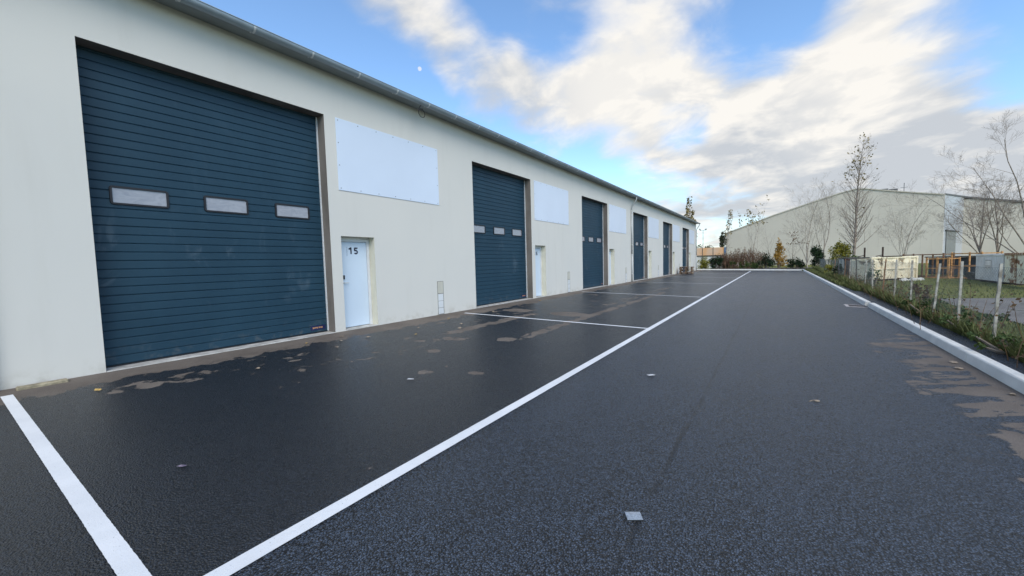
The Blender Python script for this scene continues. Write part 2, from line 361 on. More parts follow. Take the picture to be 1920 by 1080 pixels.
# ------------------------------------------------------------------ mesh helpers
class MB:
    def __init__(s): s.v = []; s.f = []
    def quad(s, a, b, c, d):
        n = len(s.v); s.v += [tuple(a), tuple(b), tuple(c), tuple(d)]; s.f.append((n, n+1, n+2, n+3)); return s
    def tri(s, a, b, c):
        n = len(s.v); s.v += [tuple(a), tuple(b), tuple(c)]; s.f.append((n, n+1, n+2)); return s
    def box(s, x0, x1, y0, y1, z0, z1, bev=0.):
        if bev <= 0:
            n = len(s.v)
            s.v += [(x0,y0,z0),(x1,y0,z0),(x1,y1,z0),(x0,y1,z0),(x0,y0,z1),(x1,y0,z1),(x1,y1,z1),(x0,y1,z1)]
            s.f += [tuple(n+i for i in q) for q in ((0,3,2,1),(4,5,6,7),(0,1,5,4),(1,2,6,5),(2,3,7,6),(3,0,4,7))]
            return s
        bm = bmesh.new(); bmesh.ops.create_cube(bm, size=1)
        for v in bm.verts: v.co = Vector(((x0+x1)/2+v.co.x*(x1-x0), (y0+y1)/2+v.co.y*(y1-y0), (z0+z1)/2+v.co.z*(z1-z0)))
        bmesh.ops.bevel(bm, geom=bm.edges[:], offset=bev, segments=1, affect='EDGES')
        n = len(s.v); bm.verts.index_update(); s.v += [tuple(v.co) for v in bm.verts]
        s.f += [tuple(n+v.index for v in f.verts) for f in bm.faces]; bm.free(); return s
    def beam(s, a, b, w, h=None):
        """rectangular bar between two points"""
        a, b = Vector(a), Vector(b); h = h or w; d = (b-a).normalized()
        up = Vector((0, 0, 1)) if abs(d.z) < .95 else Vector((1, 0, 0))
        p = d.cross(up).normalized()*w/2; q = p.cross(d).normalized()*h/2
        n = len(s.v)
        s.v += [tuple(e+i*p+j*q) for e in (a, b) for i, j in ((-1,-1),(1,-1),(1,1),(-1,1))]
        s.f += [tuple(n+i for i in k) for k in ((0,3,2,1),(4,5,6,7),(0,1,5,4),(1,2,6,5),(2,3,7,6),(3,0,4,7))]; return s
    def tube(s, pts, rad, sides=6, caps=True):
        pts = [Vector(p) for p in pts]; m = len(pts)
        if not hasattr(rad, '__len__'): rad = [rad]*m
        n = len(s.v); ref = Vector((.31, .17, .94)) 
        for i, p in enumerate(pts):
            d = (pts[min(i+1, m-1)]-pts[max(i-1, 0)])
            d = d.normalized() if d.length > 1e-9 else Vector((0, 0, 1))
            a = d.cross(ref if abs(d.dot(ref)) < .95 else Vector((1, 0, 0))).normalized(); c = d.cross(a)
            for k in range(sides):
                th = 2*math.pi*k/sides
                s.v.append(tuple(p+(a*math.cos(th)+c*math.sin(th))*rad[i]))
        for i in range(m-1):
            for k in range(sides):
                k2 = (k+1) % sides
                s.f.append((n+i*sides+k, n+i*sides+k2, n+(i+1)*sides+k2, n+(i+1)*sides+k))
        if caps:
            s.f.append(tuple(n+k for k in reversed(range(sides)))); s.f.append(tuple(n+(m-1)*sides+k for k in range(sides)))
        return s
    def extrude_y(s, prof, y0, y1, closed=True):
        """profile of (x, z) pushed along Y"""
        n = len(s.v); m = len(prof)
        s.v += [(x, y0, z) for x, z in prof] + [(x, y1, z) for x, z in prof]
        for i in range(m if closed else m-1):
            j = (i+1) % m; s.f.append((n+i, n+j, n+m+j, n+m+i))
        if closed: s.f.append(tuple(n+i for i in reversed(range(m)))); s.f.append(tuple(n+m+i for i in range(m)))
        return s
    def mesh(s, name, mat, smooth=False):
        me = bpy.data.meshes.new(name); me.from_pydata(s.v, [], s.f); me.update()
        me.materials.append(MATS[mat])
        if smooth: me.shade_smooth()
        return me
    def build(s, name, mat, parent=None, loc=None, smooth=False, fix=True):
        me = s.mesh(name, mat, smooth)
        if fix:
            bm = bmesh.new(); bm.from_mesh(me); bmesh.ops.recalc_face_normals(bm, faces=bm.faces[:]); bm.to_mesh(me); bm.free()
        return link(name, me, parent, loc)
def link(name, me, parent=None, loc=None):
    o = bpy.data.objects.new(name, me); COL.objects.link(o)
    if loc: o.location = loc
    if parent: o.parent = parent
    return o
def tag(o, label, cat, group=None):
    o['label'] = label; o['category'] = cat
    if group: o['group'] = group
    return o
def structure(o): o['kind'] = 'structure'; return o
def empty(name, loc=(0, 0, 0), rz=0.):
    o = bpy.data.objects.new(name, None); COL.objects.link(o); o.location = loc; o.rotation_euler = (0, 0, rz); o.empty_display_size = .2; return o
def copy_tree(o, parent=None):
    c = o.copy(); COL.objects.link(c)
    if parent: c.parent = parent
    for ch in list(o.children): copy_tree(ch, c)
    return c

# ------------------------------------------------------------------ ground
YEND_K = 56.35                  # end kerb
def kx(y): return 2.42 + (y-7)*.0041       # foot of the long kerb
def build_ground():
    xs = [-3000, -400, -80, -27, -26.8, 2.52, 2.60, 3, 5, 8, 12, 20, 40, 100, 400, 3000]
    ys = [-3000, -400, -80, -41, -40.8, -20, 0, 10, 20, 30, 45, 56.42, 56.5, 60, 75, 110, 250, 600, 3000]
    def z(x, y):
        if -26.9 < x < 2.59 and -40.9 < y < 56.45: return -.6
        return -.075 + (.02*math.sin(x*.7+y*.31) if 3.2 < x < 41 and 0 < y < 110 else 0)
    m = MB(); m.v = [(x, y, z(x, y)) for y in ys for x in xs]; nx = len(xs)
    m.f = [(j*nx+i, j*nx+i+1, (j+1)*nx+i+1, (j+1)*nx+i) for j in range(len(ys)-1) for i in range(nx-1)]
    structure(m.build('ground', 'grass_ground'))
    m = MB()
    m.quad((WX-.6, -40, gz(WX-.6)), (2.80, -40, gz(2.80)), (2.80, 56.5, gz(2.80)), (WX-.6, 56.5, gz(WX-.6)))
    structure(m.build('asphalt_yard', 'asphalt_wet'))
    m = MB()                    # tarmac margin behind the kerb, its outer edge ragged
    ye = [-20+i*.8 for i in range(96)]
    for a, b in zip(ye, ye[1:]):
        wa = .26+.012*a*(a > 0)*(a < 22)*.9+.05*math.sin(a*1.9); wb = .26+.012*b*(b > 0)*(b < 22)*.9+.05*math.sin(b*1.9)
        if a > 20: wa = max(.05, wa-.02*(a-20))
        if b > 20: wb = max(.05, wb-.02*(b-20))
        m.quad((kx(a)+.10, a, -.062), (kx(a)+.16+wa, a, -.062), (kx(b)+.16+wb, b, -.062), (kx(b)+.10, b, -.062))
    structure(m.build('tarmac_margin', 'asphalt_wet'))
    m = MB()                    # gravel track through the neighbouring yard
    pts = []
    for i in range(33):
        x = 4.3+i*1.3
        pts.append((x, 8.6+.25*math.sin(x*1.3)+.10*x, 18.6+.5*math.sin(x*.9+1)+.12*x))
    for (x, a, b), (x2, a2, b2) in zip(pts, pts[1:]): m.quad((x, a, -.045), (x2, a2, -.045), (x2, b2, -.045), (x, b, -.045))
    structure(m.build('gravel_track', 'gravel'))
    m = MB(); m.quad((-30, 56.6, -.05), (4.2, 56.6, -.05), (6.0, 66, -.05), (-30, 66, -.05)); structure(m.build('planting_bed', 'soil'))
build_ground()

def build_kerb():
    k = structure(empty('kerb', (2.5, 16, gz(2.5))))
    def stone(y0, y1, dx=0., dz=0.):
        m = MB(); g = .006
        pr0 = [(0, -.2), (0, .012), (.022, .128), (.038, .142), (.150, .142), (.150, -.2)]
        n = 0
        for y in (y0+g, y1-g):
            x0 = kx(y)+dx
            m.v += [(x0+a, y, gz(x0)+c+dz) for a, c in pr0]
        p = len(pr0)
        for i in range(p): m.f.append((i, (i+1) % p, p+(i+1) % p, p+i))
        m.f += [tuple(reversed(range(p))), tuple(range(p, 2*p))]
        o = m.build('kerb_stone', 'kerb_concrete'); o.parent = k; o.matrix_parent_inverse = Matrix.Translation(k.location).inverted()
    ys = [-20, -13, -6, 1., 8.72, 16.55]
    for a, b in zip(ys, ys[1:]): stone(a, b)
    ys = [16.86, 23.6, 30.4, 38.2, 46., YEND_K]
    for a, b in zip(ys, ys[1:]): stone(a, b, -.03, -.004)
    xs = [kx(YEND_K)+.12, -.5, -4.2, -8.0, -12., -16]
    for a, b in zip(xs, xs[1:]):
        m = MB(); pr = [(0, -.2), (0, .012), (.022, .128), (.038, .142), (.150, .142), (.150, -.2)]
        for x in (a-.006, b+.006): m.v += [(x, YEND_K+c, gz(x)+e) for c, e in pr]
        p = 6
        for i in range(p): m.f.append((i, (i+1) % p, p+(i+1) % p, p+i))
        m.f += [tuple(reversed(range(p))), tuple(range(p, 2*p))]
        o = m.build('kerb_stone', 'kerb_concrete'); o.parent = k; o.matrix_parent_inverse = Matrix.Translation(k.location).inverted()
build_kerb()

def marking(name, pts, w, seed):
    """painted strip along pts (x, y), ragged edges, laid on the falling tarmac"""
    r = random.Random(seed); (x0, y0), (x1, y1) = pts; L = math.hypot(x1-x0, y1-y0); n = max(2, int(L/.02)) if L < 12 else int(L/.12)
    tx, ty = (x1-x0)/L, (y1-y0)/L; m = MB()
    for i in range(n+1):
        s = i/n; ja, jb = r.uniform(-.0013, .0013), r.uniform(-.0013, .0013)
        for sg, j in ((-1, ja), (1, jb)):
            x = x0+(x1-x0)*s-ty*(sg*w/2+j); y = y0+(y1-y0)*s+tx*(sg*w/2+j); m.v.append((x, y, gz(x)+.004))
        if i: a = (i-1)*2; m.f.append((a, a+1, a+3, a+2))
    return structure(m.build(name, 'paint_line'))
marking('lane_line', ((-2.41, -6.), (-2.40, 53.7)), .115, 1)
for i, (ya, yb) in enumerate(((.31, .455), (9.06, 9.16), (17.93, 17.60), (27.2, 26.85), (35.9, 35.9), (44.6, 44.6))):
    marking('bay_line', ((-8.04, ya), (-2.47, yb)), .10, 10+i)

# ------------------------------------------------------------------ the row of workshops
BAY, DY0, DW, DH = 8.892, 1.264, 3.745, 4.976
SY0, SW, SB, ST = 5.276, 3.261, 3.330, 4.989
PY0, PW, PH = 5.272, .910, 2.258
YA, YB, HW = -7.2, 54.404, 5.95
DEPTH = 15.5
def build_building():
    root = tag(empty('workshop_building', (WX-DEPTH/2, 23.6, 0)), 'long cream rendered workshop row with dark blue overhead doors along the bays', 'building')
    def part(m, name, mat, parent=root, smooth=False):
        o = m.build(name, mat, smooth=smooth); o.parent = parent
        if parent is root: o.matrix_parent_inverse = Matrix.Translation(root.location).inverted()
        return o
    # facade with its openings
    ops = []
    for i in range(6):
        a = DY0+i*BAY; ops.append((a, a+DW, DH)); p = PY0+i*BAY; ops.append((p, p+PW, PH))
    yc = sorted({YA, YB} | {v for o in ops for v in o[:2]}); zc = [-.12, PH, DH, HW]
    m = MB()
    for y0, y1 in zip(yc, yc[1:]):
        for z0, z1 in zip(zc, zc[1:]):
            ym = (y0+y1)/2
            if any(a < ym < b and z1 <= h+1e-6 for a, b, h in ops): continue
            m.quad((WX, y0, z0), (WX, y1, z0), (WX, y1, z1), (WX, y0, z1))
    xb = WX-DEPTH
    m.quad((WX, YB, -.12), (xb, YB, -.12), (xb, YB, HW), (WX, YB, HW)); m.tri((WX, YB, HW), (xb, YB, HW), ((WX+xb)/2, YB, HW+1.5))
    m.quad((WX, YA, -.12), (WX, YA, HW), (xb, YA, HW), (xb, YA, -.12)); m.tri((WX, YA, HW), ((WX+xb)/2, YA, HW+1.5), (xb, YA, HW))
    m.quad((xb, YA, -.12), (xb, YA, HW), (xb, YB, HW), (xb, YB, -.12))
    part(m, 'wall', 'render_wall')
    # roof, soffit, gutter
    xm = (WX+xb)/2; m = MB()
    for s, (xe) in ((1, WX+.40), (-1, xb-.40)):
        m.extrude_y([(xe, 5.995), (xm, 7.53), (xm, 7.60), (xe, 6.06)], YA-.1, YB+.12)
    part(m, 'roof', 'roof_sheet')
    m = MB().box(WX-.25, WX+.325, YA-.1, YB+.12, 5.951, 5.992); sf = part(m, 'soffit', 'soffit')
    gx, gzz, gr_ = WX+.415, 5.985, .088
    arc = [(gx+gr_*math.cos(a), gzz+gr_*math.sin(a)) for a in [math.pi+math.pi*k/14 for k in range(15)]]
    bead = [(gx+gr_+.012, gzz+.004), (gx+gr_+.010, gzz+.016), (gx+gr_-.006, gzz+.014)]
    inner = [(gx+(gr_-.004)*math.cos(a), gzz+(gr_-.004)*math.sin(a)) for a in [2*math.pi-math.pi*k/14 for k in range(15)]]
    m = MB().extrude_y(arc+bead+inner, YA-.1, YB+.14)
    gut = part(m, 'gutter', 'zinc')
    sm = MB(); w = .017
    ring = [(gx+(gr_+.005)*math.cos(a), gzz+(gr_+.005)*math.sin(a)) for a in [math.pi*1.12+math.pi*.86*k/9 for k in range(10)]]
    rin = [(gx+(gr_-.002)*math.cos(a), gzz+(gr_-.002)*math.sin(a)) for a in [math.pi*1.98-math.pi*.86*k/9 for k in range(10)]]
    sm.extrude_y(ring+rin, -w, w); sm.beam((gx-gr_*.9, 0, gzz-.035), (WX+.28, -.0, 5.945), .018, .006)
    me = sm.mesh('gutter_bracket', 'strap')
    k = 0; y = 2.40-8*1.085
    while y < YB:
        link('gutter_bracket', me, gut, (0, y, 0)); y += 1.085
    # downpipes with swan necks
    for yd in (.20, 27.38, 54.30):
        m = MB(); r = .045
        m.tube([(gx-.01, yd, gzz-gr_+.02), (gx-.01, yd, gzz-.21), (gx-.045, yd, gzz-.30), (WX+.10, yd, 5.28), (WX+.065, yd, 5.16), (WX+.065, yd, 5.0)], r, 10)
        m.tube([(WX+.065, yd, 5.06), (WX+.065, yd, 1.96)], r+.003, 10); m.tube([(WX+.065, yd, 2.0), (WX+.065, yd, -.03)], r, 10)
        dp = part(m, 'downpipe', 'pipe', smooth=True)
        for zc_ in (4.7, 2.6, .55):
            c = MB().tube([(WX+.065, yd, zc_), (WX+.065, yd, zc_+.03)], r+.009, 10).box(WX+.001, WX+.05, yd-.012, yd+.012, zc_, zc_+.03)
            o = c.build('pipe_clip', 'strap'); o.parent = dp
    # overhead doors
    xd = WX-.30; H1 = .14; NS = 9; SH = 4*H1
    prof = []
    def section(y0, y1):
        m = MB(); pr = []
        for k in range(4):
            z = k*H1; pr += [(-.014, z+.001), (-.014, z+.007), (-.002, z+.013), (0, z+.020), (0, z+H1-.010), (-.004, z+H1-.004)]
        pr += [(-.014, SH-.0005), (-.04, SH-.0005), (-.04, .001)]
        return m.extrude_y(pr, y0, y1).mesh('panel', 'door_steel')
    me_panel = section(.0, DW)
    def ring_mesh(w, h, t, dep, mat, name):
        bm = bmesh.new(); r = .045
        def loop(o, x):
            out = []
            for cy, cz, a0 in ((w/2-r, h/2-r, 0), (-w/2+r, h/2-r, 90), (-w/2+r, -h/2+r, 180), (w/2-r, -h/2+r, 270)):
                for k in range(4):
                    a = R(a0+30*k); rr = r-o; out.append(bm.verts.new((x, cy+rr*math.cos(a), cz+rr*math.sin(a))))
            return out
        A, B, C_, D_ = loop(0, 0), loop(.006, dep), loop(t, dep), loop(t+.004, -.004); n = len(A)
        for P, Q in ((A, B), (B, C_), (C_, D_)):
            for i in range(n): bm.faces.new((P[i], P[(i+1) % n], Q[(i+1) % n], Q[i]))
        bmesh.ops.recalc_face_normals(bm, faces=bm.faces[:])
        me = bpy.data.meshes.new(name); bm.to_mesh(me); bm.free(); me.materials.append(MATS[mat]); return me
    me_frame = ring_mesh(.735, .305, .034, .020, 'rubber', 'window_frame')
    pm = MB(); pm.box(-.0, .006, -.345, .345, -.13, .13, 0); me_pane = pm.mesh('window_pane', 'door_pane')
    for i in range(6):
        a = DY0+i*BAY; b = a+DW
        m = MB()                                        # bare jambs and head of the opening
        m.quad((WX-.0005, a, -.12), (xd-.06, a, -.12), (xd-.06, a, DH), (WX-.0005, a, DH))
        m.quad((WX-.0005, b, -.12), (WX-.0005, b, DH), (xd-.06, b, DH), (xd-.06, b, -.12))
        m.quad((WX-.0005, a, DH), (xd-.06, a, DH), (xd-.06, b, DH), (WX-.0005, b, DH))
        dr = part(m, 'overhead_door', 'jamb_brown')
        for k in range(NS):
            link('panel', me_panel, dr, (xd, a+.0, .03+k*SH))
        for c in (.625, 1.855, 3.085):
            link('window_frame', me_frame, dr, (xd+.001, a+c, 2.765)); link('window_pane', me_pane, dr, (xd-.001, a+c, 2.765))
        s = MB().box(xd-.03, xd+.012, a+.004, b-.004, .0, .034); s.build('bottom_seal', 'rubber', dr)
        for ga in (b-.026, a+.003): MB().box(xd+.0, xd+.030, ga, ga+.023, .03, DH-.01).build('guide_rail', 'white_metal', dr)
        s = MB().box(xd-.02, WX+.015, a+.003, b-.003, -.1, .012, .006); s.build('threshold', 'sill', dr)
        s = MB().box(xd+.001, xd+.006, b-.42, b-.07, .085, .185); pl = s.build('maker_plate', 'plate_blue', dr)
        # printed word on the plate, too small in the photograph to be read: a row of pale orange strokes
        s = MB(); yy = b-.375; wd = (.030, .020, .028, .024, .026, .022, .034); 
        for j, wv in enumerate(wd):
            s.box(xd+.0065, xd+.0075, yy, yy+wv, .118+(j % 3)*.004, .155); yy += wv+(.018 if j == 3 else .006)
        s.build('plate_print', 'orange_print', dr)
        # pedestrian door
        p = PY0+i*BAY; q = p+PW; xr = WX-.24
        m = MB()
        m.quad((WX-.0005, p, -.12), (xr-.05, p, -.12), (xr-.05, p, PH), (WX-.0005, p, PH)); m.quad((WX-.0005, q, -.12), (WX-.0005, q, PH), (xr-.05, q, PH), (xr-.05, q, -.12))
        m.quad((WX-.0005, p, PH), (xr-.05, p, PH), (xr-.05, q, PH), (WX-.0005, q, PH))
        pd = part(m, 'door', 'reveal_cream')
        f = MB(); fx = xr+.02
        f.box(xr-.04, fx, p+.002, p+.045, .01, PH-.002, .004).box(xr-.04, fx, q-.075, q-.002, .01, PH-.002, .004).box(xr-.04, fx, p+.045, q-.075, PH-.115, PH-.002, .004)
        f.build('door_frame', 'white_metal', pd)
        MB().box(xr-.045, xr, p+.05, q-.08, .035, PH-.122, .004).build('door_leaf', 'door_blue_white', pd)
        MB().box(xr-.05, WX+.01, p+.003, q-.003, -.1, .022, .006).build('door_step', 'sill', pd)
        h = MB().tube([(xr, p+.15, 1.14), (xr+.05, p+.15, 1.14)], .009, 8).tube([(xr+.05, p+.145, 1.14), (xr+.052, p+.265, 1.14)], .009, 8).tube([(xr-.001, p+.15, 1.14), (xr+.006, p+.15, 1.14)], .024, 12)
        h.build('door_handle', 'strap', pd, smooth=False)
        MB().box(xr+.0005, xr+.028, p+.120, p+.185, 1.225, 1.325, .006).build('keypad', 'black', pd)
        if i < 2:
            nb = MB(); hgt, st_w = .165, .036
            def ribbon(pts, ox):
                # flat-ended brush stroke through pts (0..1 units), in the plane of the leaf
                P = [Vector((ox+a*.115, c*hgt)) for a, c in pts]; n = len(P); L_, R_ = [], []
                for k in range(n):
                    d_ = (P[min(k+1, n-1)]-P[max(k-1, 0)]).normalized(); nn = Vector((-d_.y, d_.x))*st_w/2
                    L_.append(P[k]+nn); R_.append(P[k]-nn)
                for k in range(n-1):
                    q4 = (L_[k], L_[k+1], R_[k+1], R_[k]); nb.quad(*[(xr+.0025, p+v.x, 1.842+v.y) for v in q4])
            ribbon([(.62, 0), (.62, 1)], .325); ribbon([(.10, .70), (.62, .93)], .325)
            arc_ = lambda cx, cz, rx, rz, a0, a1, n=14: [(cx+rx*math.cos(R(a0+(a1-a0)*k/n)), cz+rz*math.sin(R(a0+(a1-a0)*k/n))) for k in range(n+1)]
            if i == 0: ribbon([(.92, .90), (.22, .90)], .475); ribbon([(.22, .98), (.20, .48)], .475); ribbon([(.14, .54)]+arc_(.46, .31, .36, .24, 118, -150), .475)
            else: ribbon([(.80, .90), (.50, .88)]+arc_(.50, .45, .36, .43, 110, 180), .475); ribbon(arc_(.50, .30, .34, .22, 0, 360, 20), .475)
            nb.build('number', 'ink', pd)
            st = MB()
            for k in range(7):
                z0 = 1.80+k*.032; st.box(xr+.0015, xr+.0030, p+.268, p+.290, z0, z0+.007); st.box(xr+.0015, xr+.0030, p+.284+(k % 2)*.004, p+.291+(k % 2)*.004, z0, z0+.026)
            st.build('number_side_print', 'ink_grey', pd)
        # meter cupboard let into the wall
        y0 = 8.335+i*BAY; y1 = y0+.262
        mb = part(MB().box(WX-.03, WX+.003, y0, y1, .0, 1.025), 'meter_cupboard', 'meter_joint')
        MB().box(WX-.01, WX+.012, y0+.018, y1-.022, .655, 1.010, .004).build('cover', 'meter_cream', mb)
        for z0, z1 in ((.02, .205), (.215, .415), (.425, .635)):
            MB().box(WX-.01, WX+.010, y0+.020, y1-.024, z0, z1, .004).build('cover', 'meter_white', mb)
    return root
build_building()

SIGN_LABELS = ['large blank white board screwed to the wall above door 15, nearest the camera',
 'blank white board above door 16, between the second and third overhead doors',
 'blank white board between the third overhead door and the downpipe halfway along the wall',
 'blank white board between the fourth and fifth overhead doors, past the mid-wall downpipe',
 'blank white board between the fifth and sixth overhead doors',
 'farthest blank white board, after the sixth overhead door at the building end']
for i in range(6):
    y = SY0+i*BAY
    o = MB().box(WX+.003, WX+.014, y, y+SW, SB, ST, .001).build('sign_board', 'signboard')
    tag(o, SIGN_LABELS[i], 'sign board', 'blank white sign boards on the facade')
    me = MB().tube([(0, 0, 0), (.006, 0, 0)], .011, 6).mesh('screw', 'screw')
    n = 7
    pts = [(y+.06+k*(SW-.12)/(n-1), z) for k in range(n) for z in (SB+.05, ST-.05)] + [(yy, SB+.05+(ST-SB-.1)*f) for yy in (y+.05, y+SW-.05) for f in (.34, .67)]
    for a, b in pts: link('screw', me, o, (WX+.0135, a, b))

# hanging cable
m = MB(); cy, cz = 7.62, 5.66
m.tube([(WX+.36, cy+.02, 5.92), (WX+.37, cy-.06, 5.84), (WX+.38, cy-.115, 5.74)] + [(WX+.385+.01*math.sin(a), cy-.115*math.cos(a), cz-.115*math.sin(a)+.03) for a in [k*math.pi*2/20 for k in range(21)]] + [(WX+.37, cy-.06, 5.79), (WX+.36, cy+.07, 5.83)], .009, 6)
tag(m.build('cable_loop', 'black', smooth=True), 'loop of black cable hanging below the gutter above the nearest white board', 'cable')

# ------------------------------------------------------------------ small things in the yard
m = MB().box(WX+.10, WX+.235, .40, .86, -.05, .035, .012); 
tag(m.build('stone_block', 'stone'), 'rough beige stone slab lying at the wall foot beside the first bay line', 'stone')

def gully():
    y0, y1 = 16.34, 17.0; x1 = kx(16.7)-.0; x0 = x1-.55
    g = tag(empty('gully_grate', ((x0+x1)/2, (y0+y1)/2, gz(x0))), 'rusty drain grate with pale frame set against the kerb', 'drain')
    lx, ly = (x1-x0)/2, (y1-y0)/2
    f = MB(); z = .006; w = .06
    for a in (( -lx, lx, -ly, -ly+w), (-lx, lx, ly-w, ly), (-lx, -lx+w*1.6, -ly+w, ly-w)): f.box(a[0], a[1], a[2], a[3], -.05, z+.004)
    f.build('grate_frame', 'grate_frame', g)
    for k in range(8):
        x = -lx+.125+k*.055; MB().box(x, x+.025, -ly+w, ly-w, -.05, z).build('grate_bar', 'gully_iron', g)
    g.rotation_euler = (0, math.atan(FALL), 0)
gully()

def flat_scrap(name, x, y, pts, mat, lift=.012, rz=0.):
    o = empty(name, (0, 0, 0)); bpy.data.objects.remove(o)
    m = MB(); n = len(pts); r = random.Random(int(x*1000+y*77))
    top = [(a, b, .010+r.uniform(0, lift)) for a, b in pts]; bot = [(a, b, c-.002) for a, b, c in top]
    c0 = (sum(p[0] for p in pts)/n, sum(p[1] for p in pts)/n, .014+lift*.8)
    m.v = top+bot+[c0, (c0[0], c0[1], c0[2]-.002)]
    for i in range(n): j = (i+1) % n; m.f += [(i, j, 2*n), (n+j, n+i, 2*n+1), (i, n+i, n+j, j)]
    o = m.build(name, mat); o.location = (x, y, gz(x)); o.rotation_euler = (0, 0, rz); return o
o = flat_scrap('plastic_packet', -.72, 2.35, [(-.045, -.037), (.05, -.033), (.046, .041), (-.05, .037)], 'plastic_clear', .006, .5); tag(o, 'clear plastic packet lying flat on the lane in the foreground', 'litter')
o = flat_scrap('paper_scrap', -1.42, 5.45, [(-.05, -.03), (.05, -.035), (.055, .03), (-.045, .035)], 'paper', .012, .9); tag(o, 'small white paper scrap on the lane right of the long line', 'litter')
o = flat_scrap('sweet_wrapper', -3.95, .96, [(-.04, -.012), (.035, -.018), (.045, .012), (-.035, .018)], 'purple_wrap', .012, .3); tag(o, 'crumpled purplish wrapper in the dark near bay', 'litter')
o = flat_scrap('torn_paper', -4.16, 3.52, [(-.045, -.02), (.05, -.022), (.04, .02), (-.04, .018)], 'paper', .008, .6); tag(o, 'torn grey paper strip on the tarmac in the first bay', 'litter')
m = MB().tube([(-.05, -.03, .012), (.0, .0, .016), (.03, .01, .012)], [.004, .004, .003], 5).box(.02, .065, -.012, .02, .008, .016)
o = m.build('twig', 'leaf_tan'); o.location = (.37, 5.43, gz(.37)); o.rotation_euler = (0, 0, .4); tag(o, 'short pale twig lying alone on the right side of the lane', 'twig')
LEAF = [(-.05, 0), (-.025, -.026), (.015, -.03), (.045, -.012), (.062, .0), (.04, .016), (.01, .03), (-.03, .022)]
for i, (x, y, mt) in enumerate(((-7.8, 3.99, 'y'), (-7.85, 4.77, 't'), (-7.43, 4.51, 't'), (-6.61, 5.79, 'y'), (-7.28, 5.04, 't'), (-7.2, 6.4, 't'), (-7.6, 7.9, 'y'), (-6.7, 7.4, 't'), (-6.3, 6.9, 't'), (-6.9, 4.1, 't'), (-5.9, 9.7, 't'), (-6.2, 11.6, 't'), (-5.2, 12.4, 't'), (-7.7, 13.2, 'y'), (-7.4, 9.7, 't'), (-7.3, 1.0, 'y'), (-6.6, 2.6, 't'), (2.2, 8.1, 't'), (2.25, 8.5, 't'), (2.3, 6.9, 't'))):
    o = flat_scrap('fallen_leaf', x, y, LEAF, 'leaf_yellow' if mt == 'y' else 'leaf_tan', .02, i*1.7)
    s = .75+.5*((i*37) % 10)/10; o.scale = (s, s, 1)
    tag(o, 'yellow fallen leaf lying on the tarmac near the wall' if mt == 'y' else 'small tan fallen leaf lying on the wet tarmac', 'leaf', 'yellow fallen leaves' if mt == 'y' else 'tan fallen leaves')

# pallets
def pallet_parts():
    t = empty('wooden_pallet')
    def board(x, y, z, sx, sy, sz, mat, nm): MB().box(x-sx/2, x+sx/2, y-sy/2, y+sy/2, z, z+sz, .003).build(nm, mat, t)
    for k in range(5): board(-.35+k*.175, 0, .122, .12 if k % 2 else .145, 1.2, .022, 'wood_pale' if k % 2 else 'wood_dark', 'deck_board')
    for y in (-.55, 0, .55): board(0, y, .100, .8, .10, .022, 'wood_pale', 'cross_board')
    for y in (-.55, 0, .55):
        for x in (-.35, 0, .35): board(x, y, .022, .1, .145, .078, 'wood_dark' if x else 'wood_pale', 'block')
    for x in (-.35, 0, .35): board(x, 0, 0, .1, 1.2, .022, 'wood_dark', 'bottom_board')
    return t
pos = [('bottom', 0., .02), ('second from the bottom', .06, -.03), ('third from the bottom', -.03, .05), ('second from the top', .03, -.02), ('topmost', -.05, .03)]
p0 = pallet_parts()
for i, (wd, rz, dx) in enumerate(pos):
    o = p0 if i == 0 else copy_tree(p0)
    x = -7.55+dx; o.location = (x, 42.8, gz(-7.9)+.012+i*.1445); o.rotation_euler = (0, 0, R(90)+rz)
    tag(o, f'wooden pallet, {wd} of the stack by the sixth overhead door', 'pallet', 'pallets stacked by the far door')

